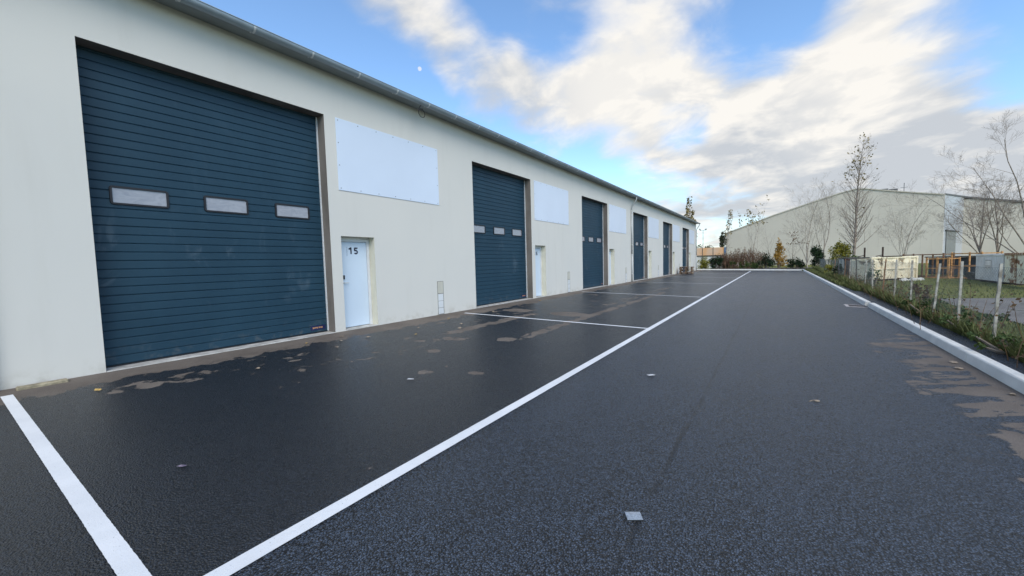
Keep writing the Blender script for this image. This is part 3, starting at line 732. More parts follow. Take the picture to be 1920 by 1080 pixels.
# ------------------------------------------------------------------ fence
def fx(y): return 2.98+(y-9.5)*.018
FG = -.07
def build_fence():
    r = random.Random(3)
    posts = [(2.6, 0), (4.9, 0), (7.2, .02), (9.64, .05), (11.28, .04), (12.9, .12), (14.86, .01), (16.85, .04), (18.7, .10), (20.5, -.03), (22.4, .05), (24.8, -.04), (27.3, .03), (29.6, .05), (32.6, -.05), (35.8, .12), (40.6, .06), (44, -.05), (47.5, .08), (51.5, .05)]
    f = tag(empty('wire_fence', (fx(20), 20, FG)), 'sagging chain link fence on leaning pale posts along the verge', 'fence')
    inv = Matrix.Translation(f.location).inverted(); tops = []
    for i, (y, ln) in enumerate(posts):
        h = 1.34+r.uniform(-.05, .05); x = fx(y); w = .017 if i < 9 else .019
        a = Vector((x, y, FG-.1)); b = Vector((x+ln*.8, y+r.uniform(-.03, .06), FG+h)); tops.append((x, b, y))
        m = MB()
        for k in range(6):
            p, q = a.lerp(b, k/6), a.lerp(b, (k+1)/6); j = Vector((r.uniform(-.003, .003), r.uniform(-.003, .003), 0)); m.beam(p+j, q+j, w*2*r.uniform(.92, 1.05), w*2*r.uniform(.92, 1.05))
        o = m.build('fence_post', 'post_rust' if i in (8, 13, 15) else ('wood_grey' if i in (11, 14, 16, 17, 18, 19) else 'post_concrete')); o.parent = f; o.matrix_parent_inverse = inv
    for (xa, ba, ya), (xb_, bb, yb) in zip(tops, tops[1:]):
        m = MB(); L = yb-ya; Hh = 1.27; s = .062 if ya < 24 else .09; wr = .0011 if ya < 24 else .0014
        A0, B0 = Vector((xa+.05, ya, FG+.02)), Vector((xb_+.05, yb, FG+.02)); A1, B1 = ba+Vector((.05, 0, -.06)), bb+Vector((.05, 0, -.06))
        def P(u, v):
            lo, hi = A0.lerp(B0, u), A1.lerp(B1, u); p = lo.lerp(hi, v)
            return p+Vector((.03*math.sin(u*math.pi)*math.sin(v*3.1), 0, -.03*math.sin(u*math.pi)*v))
        def wire(u0, v0, u1, v1, n=4, rr=wr):
            m.tube([P(u0+(u1-u0)*k/n, v0+(v1-v0)*k/n) for k in range(n+1)], rr, 3, False)
        c = -Hh
        while c < L:
            for sg in (1, -1):
                # diagonal y = c + t, z = t
                t0 = max(0, -c); t1 = min(Hh, L-c)
                if t1 > t0+.02:
                    ua, ub = (c+t0)/L, (c+t1)/L; va, vb = t0/Hh, t1/Hh
                    if sg < 0: ua, ub = 1-ua, 1-ub
                    wire(ua, va, ub, vb)
            c += s
        for v in (.0, .5, 1.): wire(0, v, 1, v, 6, .0018)
        o = m.build('wire_mesh', 'wire', fix=False); o.parent = f; o.matrix_parent_inverse = inv; o['kind'] = 'stuff'
build_fence()

# ------------------------------------------------------------------ neighbouring yard
def corrug_box(root, L, D, H, mat, pitch=.18, dep=.025, name='side_wall'):
    """box with ribbed long side; local X along the long side, front at y=0, going back +Y"""
    pts = []; x = 0.
    while x < L-.01:
        for a, b in ((0, 0), (.35, 0), (.5, 1), (.85, 1)):
            xx = x+a*pitch
            if xx < L: pts.append((xx, dep*b))
        x += pitch
    pts.append((L, 0)); m = MB()
    for (a, b), (c, d) in zip(pts, pts[1:]): m.quad((a, b, .12), (c, d, .12), (c, d, H-.08), (a, b, H-.08))
    m.build(name, mat, root)
    m = MB().quad((0, .001, .12), (0, D, .12), (0, D, H-.08), (0, .001, H-.08)).quad((L, .001, .12), (L, D, .12), (L, D, H-.08), (L, .001, H-.08)).quad((0, D, .12), (L, D, .12), (L, D, H-.08), (0, D, H-.08))
    m.build('end_wall', mat, root)

def skips():
    g = -.08
    # grey ribbed hut and the rusty cream skip beside it, long sides towards the lane
    t = tag(empty('grey_metal_container', (8.80, 30.85, g), R(-90)), 'pale grey ribbed metal container with small plate, beside rusty cream one', 'container')
    corrug_box(t, 2.98, 2.0, 1.42, 'sheet_grey')
    MB().box(-.03, 3.0, -.02, 2.02, 1.34, 1.43, .01).build('roof', 'clad_white', t); MB().box(0, 2.97, .03, 1.97, .06, .125).build('base_frame', 'rust_dark', t)
    for x in (.25, 1.4, 2.6): MB().box(x, x+.2, .1, 1.9, 0, .06).build('skid', 'rust_dark', t)
    MB().box(1.12, 1.78, -.012, -.002, .72, 1.16).build('label_plate', 'sheet_grey', t)
    s = MB()
    for a in ((1.16, 1.74, 1.115, 1.14), (1.16, 1.74, .825, .85), (1.16, 1.38, .755, .78), (1.50, 1.70, .745, .775)): s.box(a[0], a[1], -.016, -.0125, a[2], a[3])
    s.build('plate_bars', 'black', t)
    t = tag(empty('rusty_cream_skip', (8.83, 27.82, g), R(-90)), 'cream metal skip with large brown rust patch at the right edge', 'skip')
    corrug_box(t, 4.6, 2.1, 1.46, 'skip_cream_rust', 1.15, .035)
    MB().box(-.03, 4.63, -.03, .05, 1.37, 1.47, .01).box(-.03, 4.63, 2.05, 2.13, 1.37, 1.47, .01).box(-.03, .05, .05, 2.05, 1.37, 1.47, .01).box(4.55, 4.63, .05, 2.05, 1.37, 1.47, .01).build('rim', 'skip_cream_rust', t)
    for x in (.3, 2.1, 3.9): MB().box(x, x+.25, .1, 2.0, 0, .13).build('skid', 'rust_dark', t)
    for x in (1.0, 2.3, 3.5): MB().box(x, x+.07, -.035, -.001, .14, 1.36, .008).build('rib', 'skip_cream_rust', t)
    # peeling cream skip standing askew
    a, b = Vector((4.52, 29.8, 0)), Vector((7.05, 32.95, 0)); d = b-a; L = d.length
    t = tag(empty('peeling_cream_skip', (a.x, a.y, g), math.atan2(d.y, d.x)), 'peeling cream skip standing askew behind the fence, left of the orange rack', 'skip')
    corrug_box(t, L, 1.0, 1.40, 'skip_peeling', L/4, .04)
    MB().box(-.03, L+.03, -.03, .07, 1.31, 1.41, .01).build('rim', 'skip_peeling', t)
    MB().box(-.02, .10, -.035, .08, 0, 1.42, .01).build('corner_post', 'skip_peeling', t); MB().box(L-.10, L+.03, -.035, .08, 0, 1.42, .01).build('corner_post', 'skip_peeling', t)
    MB().box(.1, L-.1, -.03, .03, .66, .73, .008).build('rail', 'skip_peeling', t); MB().box(.8, 2.6, -.06, .06, 1.411, 1.455).build('rust_bar', 'rust_dark', t)
    for x in (.9, 2.15, 3.3): MB().box(x, x+.06, -.028, .035, .1, 1.3, .006).build('rib', 'skip_peeling', t)
    MB().box(.1, L-.1, .1, .9, .02, .12).build('base_frame', 'rust_dark', t)
    # grey-green container further back
    t = tag(empty('grey_green_container', (2.9+1.05, 38.2, g), R(-22)), 'dull grey green container behind the fence, left of the peeling skip', 'container')
    corrug_box(t, 2.1, 2.2, 1.36, 'box_green', .2, .03); MB().box(-.03, 2.13, -.03, 2.23, 1.27, 1.37, .01).build('roof', 'wood_grey', t); MB().box(.05, 2.05, .05, 2.1, 0, .12).build('base_frame', 'rust_dark', t)
    # orange rack
    def rack(name, label, x, y, rz, w, dpt, h, mat, cols, rows, grp=None):
        t = tag(empty(name, (x, y, g), rz), label, 'rack', grp)
        for yy in (0, dpt):
            for k in range(cols+1): MB().box(w*k/cols-.035, w*k/cols+.035, yy-.03, yy+.03, 0, h+(.04 if k in (0, cols) else 0), .004).build('upright', mat, t)
            for k in range(rows+1):
                z = .06+(h-.10)*k/rows; MB().box(.04, w-.04, yy-.036, yy+.018, z-.03, z+.03, .004).build('rail', mat, t)
        for xx in (0, w):
            for z in (.06, h-.04): MB().box(xx-.022, xx+.022, .03, dpt-.03, z-.022, z+.022).build('side_rail', mat, t)
        return t
    rack('orange_rack', 'bright orange timber rack with four openings in the neighbouring yard', 7.66, 33.9, R(-42), 1.02, .9, 1.24, 'wood_orange', 2, 2)
    rack('tall_brown_rack', 'taller brown steel frame behind the orange rack', 6.95, 35.6, R(-35), 1.9, 1.2, 1.50, 'post_rust', 2, 1)
    rack('timber_frame_by_container', 'brown timber frame leaning beside the grey container', 8.70, 33.9, R(-75), 2.2, .8, 1.52, 'wood_orange', 1, 2)
    # dark sheet wall and boards between
    t = tag(empty('dark_sheet_shed', (8.55, 37.4, g), R(-55)), 'low dark sheet metal shed behind the racks', 'shed')
    corrug_box(t, 3.4, 1.8, 1.30, 'sheet_dark', .3, .03); MB().box(-.15, 3.5, -.15, 1.95, 1.25, 1.32, .01).build('roof', 'wood_grey', t)
    for k, wd in enumerate(('lowest', 'second lowest', 'middle', 'second highest', 'topmost')):
        o = MB().box(0, 1.6, 0, .16, 0, .07, .006).build('board', 'wood_grey'); o.location = (9.0+.03*(k % 2), 33.0-.02*k, g+.02+k*.085); o.rotation_euler = (0, 0, R(-88+3*(k % 3)))
        tag(o, f'grey weathered board, {wd} of the pile left of the grey container', 'board', 'stacked weathered boards')
    # rubble heap at the foot of the peeling skip
    r = random.Random(12)
    for k in range(7):
        bm = bmesh.new(); bmesh.ops.create_icosphere(bm, subdivisions=1, radius=.14*r.uniform(.7, 1.3))
        for v in bm.verts: v.co = Vector((v.co.x*r.uniform(.8, 1.3), v.co.y*r.uniform(.8, 1.3), v.co.z*r.uniform(.6, .9)))
        me = bpy.data.meshes.new('rubble'); bm.to_mesh(me); bm.free(); me.materials.append(MATS['clad_white'])
        o = link('rubble_lump', me, None, (6.0+.16*k+r.uniform(-.05, .05), 30.6+.15*k+r.uniform(-.2, .2), g+.06)); tag(o, 'pale rubble lump lying in front of the peeling skip', 'rubble', 'rubble lumps by the peeling skip')
    # rusty uprights
    for x, z, lab in ((5.39, 2.0, 'rusty upright with side arm left above the peeling skip'), (6.36, 2.0, 'taller rusty upright with side arm right above the peeling skip')):
        m = MB().box(x-.045, x+.045, 37.95, 38.05, g, z, .004).beam((x-.04, 38, z-.58), (x-.36, 38, z-.66), .05); tag(m.build('rusty_upright', 'rust_dark'), lab, 'post')
    m = MB().tube([(3.72, 31.9, g), (3.74, 31.9, .5), (3.70, 31.9, 1.27)], [.15, .14, .15], 9); tag(m.build('dark_rusty_column', 'rust_dark'), 'thick dark brown rusty column standing behind the fence', 'post')
skips()

# ------------------------------------------------------------------ hall
def hall():
    Y0, Y1 = 85., 150.
    root = tag(empty('industrial_hall', (7, Y0, 0)), 'big pale grey beige industrial hall with sloping roof behind the trees', 'building')
    inv = Matrix.Translation(root.location).inverted()
    def part(m, n, mat, par=root):
        o = m.build(n, mat); o.parent = par
        if par is root: o.matrix_parent_inverse = inv
        return o
    out = [(-7.97, 6.3), (-.44, 9.05), (5.46, 10.9), (8.75, 11.9), (10.6, 12.3), (11.6, 12.28), (13.0, 11.93), (16.7, 11.07), (20.84, 10.2)]
    def top(x):
        for (a, b), (c, d) in zip(out, out[1:]):
            if a <= x <= c: return b+(d-b)*(x-a)/(c-a)
        return out[-1][1]
    # cladding sheets, each a panel of the front
    n = 24; w = (out[-1][0]-out[0][0])/n
    wl = MB().box(-7.9, 20.8, Y0+.12, Y0+.2, -.1, 6.2); wl = part(wl, 'wall', 'hall_clad')
    for k in range(n):
        a = out[0][0]+k*w; b = a+w-.006; m = MB(); xs = [a]+[x for x, _ in out if a < x < b]+[b]
        for p, q in zip(xs, xs[1:]): m.quad((p, Y0, -.1), (q, Y0, -.1), (q, Y0, top(q)), (p, Y0, top(p)))
        m.quad((a, Y0, -.1), (a, Y0+.12, -.1), (a, Y0+.12, top(a)), (a, Y0, top(a))).quad((b, Y0, -.1), (b, Y0+.12, -.1), (b, Y0+.12, top(b)), (b, Y0, top(b)))
        o = m.build('cladding_panel', 'hall_clad'); o.parent = root; o.matrix_parent_inverse = inv
    m = MB()
    for (a, b), (c, d) in zip(out, out[1:]): m.quad((a, Y0-.15, b+.05), (c, Y0-.15, d+.05), (c, Y1, d+.05), (a, Y1, b+.05)).quad((a, Y0-.15, b-.12), (c, Y0-.15, d-.12), (c, Y0-.15, d+.05), (a, Y0-.15, b+.05))
    m.quad((-7.97, Y0, -.1), (-7.97, Y1, -.1), (-7.97, Y1, 6.3), (-7.97, Y0, 6.3)); rf = part(m, 'roof', 'hall_clad')
    for x in (13.8, 14.9): MB().box(x, x+1.0, 86, 88, 11.0, 11.98-.14*(x > 14), .03).build('roof_vent', 'hall_trim', rf)
    MB().tube([(16.6, 86, 10.8), (16.6, 86, 12.6)], .04, 6).beam((16.2, 86, 11.9), (17.0, 86, 11.9), .05).build('roof_mast', 'hall_trim', rf)
    # recess to the right: pale return wall with shutter, then the wing
    P1, P2 = Vector((20.86, 85, 0)), Vector((26.0, 97, 0))
    m = MB().quad((P1.x, P1.y, -.1), (P2.x, P2.y, -.1), (P2.x, P2.y, 10.7), (P1.x, P1.y, 10.2)); part(m, 'return_wall', 'hall_pale')
    d = P2-P1; nrm = Vector((d.y, -d.x, 0)).normalized()
    def at(s, z, o=.06): p = P1+d*s+nrm*o; return (p.x, p.y, z)
    sh = part(MB().quad(at(.10, -.1), at(.60, -.1), at(.60, 4.75), at(.10, 4.75)), 'shutter', 'hall_shutter')
    for k in range(14): 
        z = .1+k*.33; MB().quad(at(.105, z, .08), at(.595, z, .08), at(.595, z+.30, .08), at(.105, z+.30, .08)).build('slat', 'hall_shutter', sh)
    part(MB().beam(at(.06, 4.86, .12), at(.66, 4.86, .12), .25, .16), 'shutter_head', 'hall_trim')
    m = MB(); n = 14; x0, x1 = 26.0, 50.
    for k in range(n):
        a = x0+(x1-x0)*k/n; b = x0+(x1-x0)*(k+1)/n-.006; za, zb = 10.65-.235*(a-26), 10.65-.235*(b-26)
        o = MB().box(a, b, 97, 97.15, -.1, min(za, zb)).build('cladding_panel', 'hall_clad'); o.parent = root; o.matrix_parent_inverse = inv
    m = MB().quad((x0, 96.8, 10.78), (x1, 96.8, 5.14), (x1, 130, 5.14), (x0, 130, 10.78)).beam((x0, 96.85, 10.66), (x1, 96.85, 5.02), .12, .28); part(m, 'wing_roof', 'hall_trim')
    m = MB().beam((20.84, 84.95, 10.2), (26.02, 96.9, 10.72), .12, .22); part(m, 'parapet_trim', 'hall_trim')
hall()

# white and orange clad shed at the far end
def far_shed():
    t = tag(empty('orange_white_shed', (-9.6, 70, -.1)), 'low white shed with an orange band beyond the far kerb', 'shed')
    MB().box(-6, 2.72, 0, 3, 0, 2.05).build('wall', 'clad_white', t); MB().box(-6, 2.74, -.04, 3.02, 2.06, 3.35).build('orange_band', 'clad_orange', t)
    MB().box(-6, 2.76, -.08, -.041, 1.95, 2.12).build('rail', 'wood_grey', t)
    for x in (-3.5, -.35, 1.2): MB().box(x, x+.08, -.07, -.001, 0, 3.3).build('post', 'sheet_dark', t)
    o = MB().box(2.80, 3.15, -.1, .3, 0, 3.35, .02).build('blue_pillar', 'blue_paint', t)
far_shed()

t = tag(empty('floodlight_pole', (-10.12, 72., -.1)), 'slim floodlight pole with twin lamps beyond the building end', 'lamp post')
MB().tube([(0, 0, 0), (0, 0, 6.4)], [.07, .045], 8).build('pole', 'pipe', t); MB().beam((-.35, 0, 6.35), (.35, 0, 6.35), .06).build('cross_arm', 'pipe', t)
for s in (-1, 1): MB().beam((s*.35, -.05, 6.36), (s*.5, -.25, 6.62), .28, .14).build('lamp_head', 'sheet_grey', t)

# ------------------------------------------------------------------ trees and shrubs
def wander(r, p, d, L, n, jit, up=0.):
    pts = [p.copy()]; d = d.normalized()
    for i in range(n):
        d = (d+Vector((r.uniform(-jit, jit), r.uniform(-jit, jit), r.uniform(-jit, jit)*.6+up))).normalized(); p = p+d*(L/n); pts.append(p.copy())
    return pts
def leaf(m, p, s, r):
    a = Vector((r.uniform(-1, 1), r.uniform(-1, 1), r.uniform(-1, 1))).normalized(); b = a.cross(Vector((r.uniform(-1, 1), r.uniform(-1, 1), r.uniform(-1, 1)))).normalized()
    a *= s*.62; b *= s*.42
    m.quad(p-a, p-b, p+a, p+b)
def branch(r, m, p, d, L, rad, lev, tips, jit=.16, up=.05, kids=5, ang=(28, 55), shrink=.58):
    n = 5 if lev > 0 else 3
    pts = wander(r, p, d, L, n, jit, up); k = len(pts)
    m.tube(pts, [max(rad*(.82 if lev < 3 else 1)*(1-.72*i/(k-1)), .0035) for i in range(k)], 5 if lev > 1 else (4 if lev > 0 else 3), False)
    tips.append(pts[-1])
    if lev <= 0: return
    for j in range(kids):
        s = .25+.75*(j+r.random()*.8)/kids; s = min(s, .98); i = min(int(s*n), n-1); q = pts[i].lerp(pts[i+1], s*n-i); t = (pts[i+1]-pts[i]).normalized()
        side = t.cross(Vector((r.uniform(-1, 1), r.uniform(-1, 1), r.uniform(-1, 1)))).normalized(); a = R(r.uniform(*ang))
        branch(r, m, q, t*math.cos(a)+side*math.sin(a), L*shrink*r.uniform(.65, 1.1)*(1.15-.5*s), rad*(1-.72*s)*.55, lev-1, tips, jit, up, kids, ang, shrink)
def poplar(name, label, x, y, h, spread, seed, mats=('bark', 'foliage_olive'), leaves=220, leaf_from=.55, rad=.13, nb=46, lsize=.14, ang=(30, 48), low=.12, grp=None, lean=0.):
    r = random.Random(seed); t = tag(empty(name, (x, y, -.08)), label, 'tree', grp)
    lead = wander(r, Vector((0, 0, 0)), Vector((lean, 0, 1)), h, 12, .035, .02); sc_ = h/lead[-1].z; lead = [Vector((p.x, p.y, p.z*sc_)) for p in lead]
    MB().tube(lead, [rad*(1-.93*(i/12)**.85)+.006 for i in range(13)], 8).build('trunk', mats[0], t, smooth=True)
    m = MB(); tips = []
    for j in range(nb):
        s = low+(1-low)*(j+r.random()*.7)/nb; s = min(s, .985); i = min(int(s*12), 11); q = lead[i].lerp(lead[i+1], s*12-i)
        a = R(r.uniform(*ang)); th = j*2.4+r.uniform(-.5, .5); d = Vector((math.cos(th)*math.sin(a), math.sin(th)*math.sin(a), math.cos(a)))
        L = spread*(1.28-s)*r.uniform(.65, 1.15)*(1 if s > .25 else .75); tp = []
        branch(r, m, q, d, max(L, .35), rad*(1-.9*s)*.34+.006, 2 if L > .9 else 1, tp, .10, .10, 4, (25, 50), .5); tips += tp
    m.build('crown', mats[0], t, fix=False)
    if leaves:
        m = MB(); hi = [p for p in tips if p.z > h*leaf_from] or tips; lo = tips
        for k in range(leaves):
            p = r.choice(hi if r.random() < .88 else lo); 
            for _ in range(r.randint(1, 3)): leaf(m, p+Vector((r.gauss(0, .10), r.gauss(0, .10), r.gauss(0, .14))), lsize*r.uniform(.6, 1.3), r)
        o = m.build('leaves', mats[1], t, fix=False); o['kind'] = 'stuff'
    return t
def bare_tree(name, label, x, y, h, spread, seed, mat='bark_pale', stems=3, lev=3, rad=.10, trunk=.2, leaves=0, lmat='foliage_orange', kids=5, lean=0., grp=None, lsize=.14):
    r = random.Random(seed); t = tag(empty(name, (x, y, -.08)), label, 'tree', grp)
    th = max(h*trunk, .2); tr = wander(r, Vector((0, 0, 0)), Vector((lean, 0, 1)), th, 6, .06, .03)
    MB().tube(tr, [rad*(1-.25*i/6) for i in range(7)], 8).build('trunk', mat, t, smooth=True); m = MB(); tips = []
    for j in range(stems):
        a = j*2*math.pi/stems+r.uniform(-.7, .7); k = spread*(r.uniform(.1, .4) if j == 0 else r.uniform(.5, 1.35)); f = r.uniform(.45, 1.) if j else 1.
        p = tr[0].lerp(tr[-1], f) if f > .98 else tr[min(int(f*6), 5)].lerp(tr[min(int(f*6), 5)+1], f*6-int(f*6))
        L = (h-p.z)*(1.0 if j == 0 else r.uniform(.55, .95))
        branch(r, m, p, Vector((math.cos(a)*k+lean, math.sin(a)*k, 1.)), L, rad*(.68 if j == 0 else r.uniform(.35, .55)), lev, tips, .19, .06, kids, (26, 62), .50)
    m.build('crown', mat, t, fix=False)
    if leaves:
        m = MB(); tips = sorted(tips, key=lambda p: -p.z)[:max(20, len(tips)//2)]
        for _ in range(leaves): leaf(m, r.choice(tips)+Vector((r.gauss(0, .08), r.gauss(0, .08), r.gauss(0, .08))), lsize*r.uniform(.6, 1.3), r)
        m.build('leaves', lmat, t, fix=False)['kind'] = 'stuff'
    return t
def shrub(name, label, x, y, rx, ry, h, mat, n, seed, lsize=.13, lobes=7, cat='shrub', stem='bark', grp=None, taper=.0, z0=-.06):
    r = random.Random(seed); t = tag(empty(name, (x, y, z0)), label, cat, grp); m = MB(); s = MB(); cl = []
    for k in range(lobes):
        a = r.uniform(0, 6.28); q = r.random()**.5; z = h*r.uniform(.18, .78); f = 1-taper*z/h
        cl.append((Vector((math.cos(a)*rx*q*.72*f, math.sin(a)*ry*q*.72*f, z)), r.uniform(.30, .5)*min(rx, h*.6)*(1-.5*taper*z/h), r.uniform(.24, .40)*h*.62))
    cl.append((Vector((0, 0, h*.72)), rx*.42*(1-.6*taper), h*.28))
    for c, a, b in cl:
        s.tube([Vector((c.x*.2, c.y*.2, 0)), Vector((c.x*.6, c.y*.6, c.z*.5)), c], [.03, .022, .01], 4, False)
        for _ in range(n//len(cl)):
            d = Vector((r.gauss(0, 1), r.gauss(0, 1), r.gauss(0, 1))).normalized()*(r.random()**.45)*(1.25 if r.random() < .1 else 1)
            p = c+Vector((d.x*a, d.y*a*(ry/rx), d.z*b)); p.z = max(p.z, .02); leaf(m, p, lsize*r.uniform(.55, 1.3), r)
    s.build('stems', stem, t, fix=False); o = m.build('foliage', mat, t, fix=False); o['kind'] = 'stuff'
    return t
def bramble(name, label, x, y, rx, h, seed, n=150, leaves=900, mat='stem_brown', lmat='foliage_brown', grp=None, ry=1.2):
    r = random.Random(seed); t = tag(empty(name, (x, y, -.06)), label, 'shrub', grp); s = MB(); m = MB()
    for _ in range(n):
        a = r.uniform(0, 6.28); q = r.random()**.5; p = Vector((math.cos(a)*rx*q, math.sin(a)*ry*q, 0)); b = r.uniform(0, 6.28); L = r.uniform(.5, 1.3); hh = h*r.uniform(.55, 1.)*(1-.35*q)
        e = p+Vector((math.cos(b)*L, math.sin(b)*L*.6, 0)); pts = [p.lerp(e, u)+Vector((0, 0, hh*4*u*(1-u)*(1.1-.25*u))) + Vector((r.gauss(0, .03), r.gauss(0, .03), r.gauss(0, .03))) for u in (0, .15, .3, .45, .6, .75, .9)]
        s.tube(pts, [.014, .013, .012, .010, .009, .007, .004], 3, False)
        for _ in range(leaves//n):
            i = r.randint(1, 5); leaf(m, pts[i].lerp(pts[i+1], r.random())+Vector((r.gauss(0, .09), r.gauss(0, .09), r.gauss(0, .08))), r.uniform(.05, .13), r)
    s.build('canes', mat, t, fix=False); o = m.build('foliage', lmat, t, fix=False); o['kind'] = 'stuff'

poplar('poplar_tree', 'leafy topped poplar showing above the far end of the workshop roof', -12.5, 75, 12.2, 1.9, 21, ('bark_grey', 'foliage_olive'), 420, .45, .12, 40, .30)
poplar('poplar_tree', 'thin poplar in front of the far left corner of the hall', -6.24, 66, 8.3, 1.3, 22, ('bark_pale', 'foliage_olive'), 120, .62, .08, 34, .18)
bare_tree('young_poplar', 'pale stemmed young poplar with tan leaf tips behind the far kerb', -2.45, 60, 7.7, .30, 23, 'bark_pale', 6, 2, .075, .30, 260, 'foliage_olive', kids=5, lsize=.17)
poplar('tall_poplar', 'tallest poplar, nearly bare with few brown leaves near its top, by the fence', 6.53, 52, 12.6, 3.3, 24, ('bark', 'foliage_olive'), 110, .70, .14, 90, .17, (28, 56), .16)
bare_tree('bare_tree', 'bare pale multi stemmed tree before the sloping hall roof, left of the tallest poplar', 3.36, 62, 10.0, .36, 31, 'bark_pale', 6, 3, .085, .10, 0, kids=7)
bare_tree('bare_tree', 'bare slender tree just left of the tallest poplar', 5.2, 64, 10.2, .24, 32, 'bark_grey', 4, 3, .085, .22, 0, kids=7)
bare_tree('bare_tree', 'bare grey tree before the hall front, right of the tallest poplar', 12.17, 62, 7.8, .36, 33, 'bark_grey', 6, 3, .075, .08, 0, kids=7)
bare_tree('bare_tree', 'bare leaning tree before the hall wing, left of the largest bare tree', 13.3, 45, 6.1, .55, 34, 'bark', 5, 3, .085, .30, 0, lean=-.22, kids=7)
bare_tree('large_bare_tree', 'largest bare spreading tree at the right edge behind the containers', 14.15, 42, 9.5, .80, 35, 'bark', 6, 3, .085, .20, 0, kids=9)
bare_tree('bare_tree', 'bare thin tree behind the rusty cream skip', 14.1, 45.5, 6.4, .45, 36, 'bark', 4, 3, .085, .28, 0, kids=7)
bare_tree('bare_sapling', 'dark twiggy sapling with small purple brown leaves behind the far kerb', 1.8, 59.5, 4.2, .42, 37, 'bark', 4, 2, .05, .15, 160, 'foliage_brown', lsize=.11)
bare_tree('bare_sapling', 'faint thin sapling between the young poplar and the orange leaved one', -.7, 66, 6.0, .2, 38, 'bark_pale', 3, 2, .06, .3, 0)
shrub('orange_sapling', 'orange yellow leaved sapling behind the far kerb',   .32, 58.7, 1.1, .8, 4.0, 'foliage_orange', 1100, 41, .16, 10, 'shrub', taper=.75)
shrub('yellow_green_shrub', 'yellow green shrub beside the far building corner', -8.0, 58.3, 1.15, .8, 2.1, 'foliage_yellow', 1100, 42, .13)
shrub('dark_shrub', 'low dark shrub between the yellow green shrub and the brambles', -6.4, 58.5, 1.35, .8, 1.95, 'foliage_dark', 1700, 43, .13)
bramble('bramble_thicket', 'large brown bramble thicket behind the far kerb', -3.6, 59.2, 3.0, 3.3, 44, 330, 2600)
bramble('bramble_thicket', 'smaller dark bramble thicket left of the large brown one', -5.7, 59.6, 1.6, 2.5, 45, 150, 1200)
shrub('olive_undergrowth', 'olive undergrowth below the large brown bramble thicket', -3.0, 58.2, 2.6, .5, 1.2, 'foliage_mid', 1500, 46, .12, 12)
shrub('dark_green_shrub', 'dark green shrub between the young poplar and the orange leaved sapling', -.95, 58.6, 1.25, .8, 2.2, 'foliage_dark', 1700, 47, .13)
shrub('low_dark_hedge', 'low dark hedge along the far kerb below the twiggy sapling', 2.1, 58.7, 1.5, .7, 1.5, 'foliage_dark', 1600, 48, .12, 11)
shrub('ivy_clump', 'round dark ivy clump at the far end of the fence', 4.1, 58.2, 1.0, .8, 2.9, 'foliage_dark', 2200, 49, .13, 8)
shrub('yellow_bush', 'tall yellow green bush left of the tallest poplar', 5.5, 52.5, 1.4, 1.0, 3.1, 'foliage_yellow', 2000, 50, .14, 12, taper=.45)
shrub('olive_bush', 'olive bush behind the fence below the tallest poplar', 5.9, 47, 1.3, 1., 1.6, 'foliage_mid', 1200, 51, .12, 9)
for i, (x, y, rx, h, mt, lab) in enumerate(((-14.2, 96, 2.2, 5.0, 'foliage_pine', 'dark tree mass seen just past the building corner above the orange band'), (-11.6, 92, 1.8, 4.6, 'foliage_mid', 'olive crowned tree behind the floodlight pole'), (-8.4, 96, 2.6, 5.2, 'foliage_pine', 'dark flat topped tree mass left of the hall'), (-7.6, 76, .9, 6.4, 'foliage_pine', 'narrow dark conifer against the left corner of the hall'))):
    shrub('distant_tree', lab, x, y, rx, rx, h, mt, 1400, 60+i, .24, 9, 'tree', taper=.35)
# growth along the fence
shrub('fence_shrub', 'dark green shrub growing through the fence beside the kerb', 3.15, 13.4, .80, .5, .50, 'foliage_mid', 1100, 71, .05, 10)
shrub('fence_weeds', 'tall green weeds between the two nearest fence posts', 3.1, 10.8, .75, .45, .42, 'foliage_mid', 600, 72, .05, 9)
shrub('fence_weeds', 'green weeds at the foot of the nearest fence post', 2.95, 8.9, .6, .45, .34, 'foliage_mid', 350, 73, .045, 9)
shrub('fence_bush', 'dark ragged bush climbing the fence in front of the yard grass', 3.55, 16.3, .28, .28, .70, 'foliage_brown', 350, 74, .06, 7)
shrub('fence_ivy', 'green ivy clump on the fence in front of the peeling skip', 3.7, 24.0, .3, .3, 1.15, 'foliage_mid', 350, 75, .07, 7)
shrub('fence_ivy', 'yellowish weeds at the far stretch of the fence', 3.55, 38.5, .5, .6, .9, 'foliage_yellow', 600, 76, .09, 6)
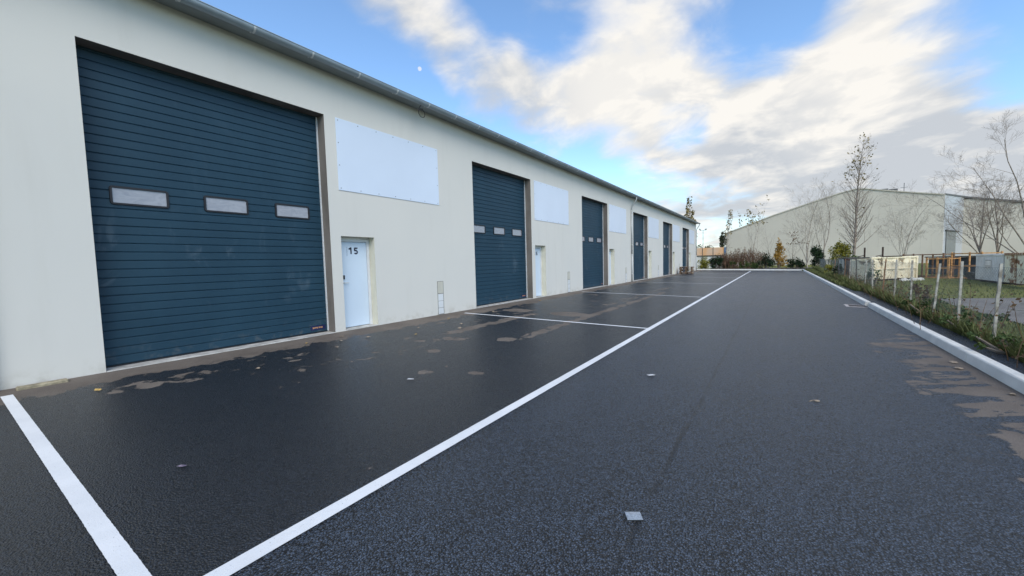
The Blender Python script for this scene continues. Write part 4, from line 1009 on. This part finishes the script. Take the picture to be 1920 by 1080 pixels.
shrub('fence_ivy', 'dark ivy on the fence beside the rusty column', 3.5, 33.8, .35, .6, 1.1, 'foliage_dark', 700, 77, .08, 6)

def verge():
    r = random.Random(99); m = MB()
    for _ in range(52000):
        y = 4.5+(r.random()**1.6)*50; w0 = kx(y)+.36+.010*y*(y < 22)
        x = w0+r.random()**1.25*(1.15 if y < 26 else .9)
        if y > 26: x = kx(y)+.22+r.random()*1.1
        hh = r.uniform(.05, .20)*(1.6 if abs(x-fx(y)) < .25 else .8)*(1+y*.012); wd = .006+y*.0006; a = r.uniform(0, 6.28); ln = r.uniform(.2, 1.0)*hh
        p = Vector((x, y, -.08)); s = Vector((math.cos(a), math.sin(a), 0))*wd; tip = p+Vector((math.cos(a+1.3)*ln, math.sin(a+1.3)*ln, hh))
        m.tri(p-s, p+s, tip)
    for _ in range(9000):
        y = 8+r.random()*26; x = fx(y)+.2+r.random()**1.5*6
        if 9+.1*x < y < 18.3+.12*x and x > 4.4: continue
        hh = r.uniform(.03, .10); wd = .008+y*.0006; a = r.uniform(0, 6.28); p = Vector((x, y, -.09)); s = Vector((math.cos(a), math.sin(a), 0))*wd
        m.tri(p-s, p+s, p+Vector((r.uniform(-.06, .06), r.uniform(-.06, .06), hh)))
    o = m.build('verge_grass', 'grass_blade', fix=False); o['kind'] = 'stuff'; o['label'] = 'rough green grass along the verge and in the neighbouring yard'; o['category'] = 'grass'
    m = MB()                    # dead stalks through the mesh
    for _ in range(150):
        y = 7+r.random()*26; x = fx(y)+r.gauss(0, .18); L = r.uniform(.35, 1.05); d = Vector((r.gauss(0, .35), r.gauss(0, .35), 1)).normalized(); p = Vector((x, y, -.09))
        pts = wander(r, p, d, L, 4, .14, 0); m.tube(pts, [.006, .005, .005, .004, .002], 3, False)
        for _ in range(7): leaf(m, pts[r.randint(1, 4)]+Vector((r.gauss(0, .04), r.gauss(0, .04), r.gauss(0, .05))), .045, r)
    o = m.build('dead_stalks', 'foliage_brown', fix=False); o['kind'] = 'stuff'; o['label'] = 'dry brown weed stalks growing through the wire fence'; o['category'] = 'weeds'
verge()
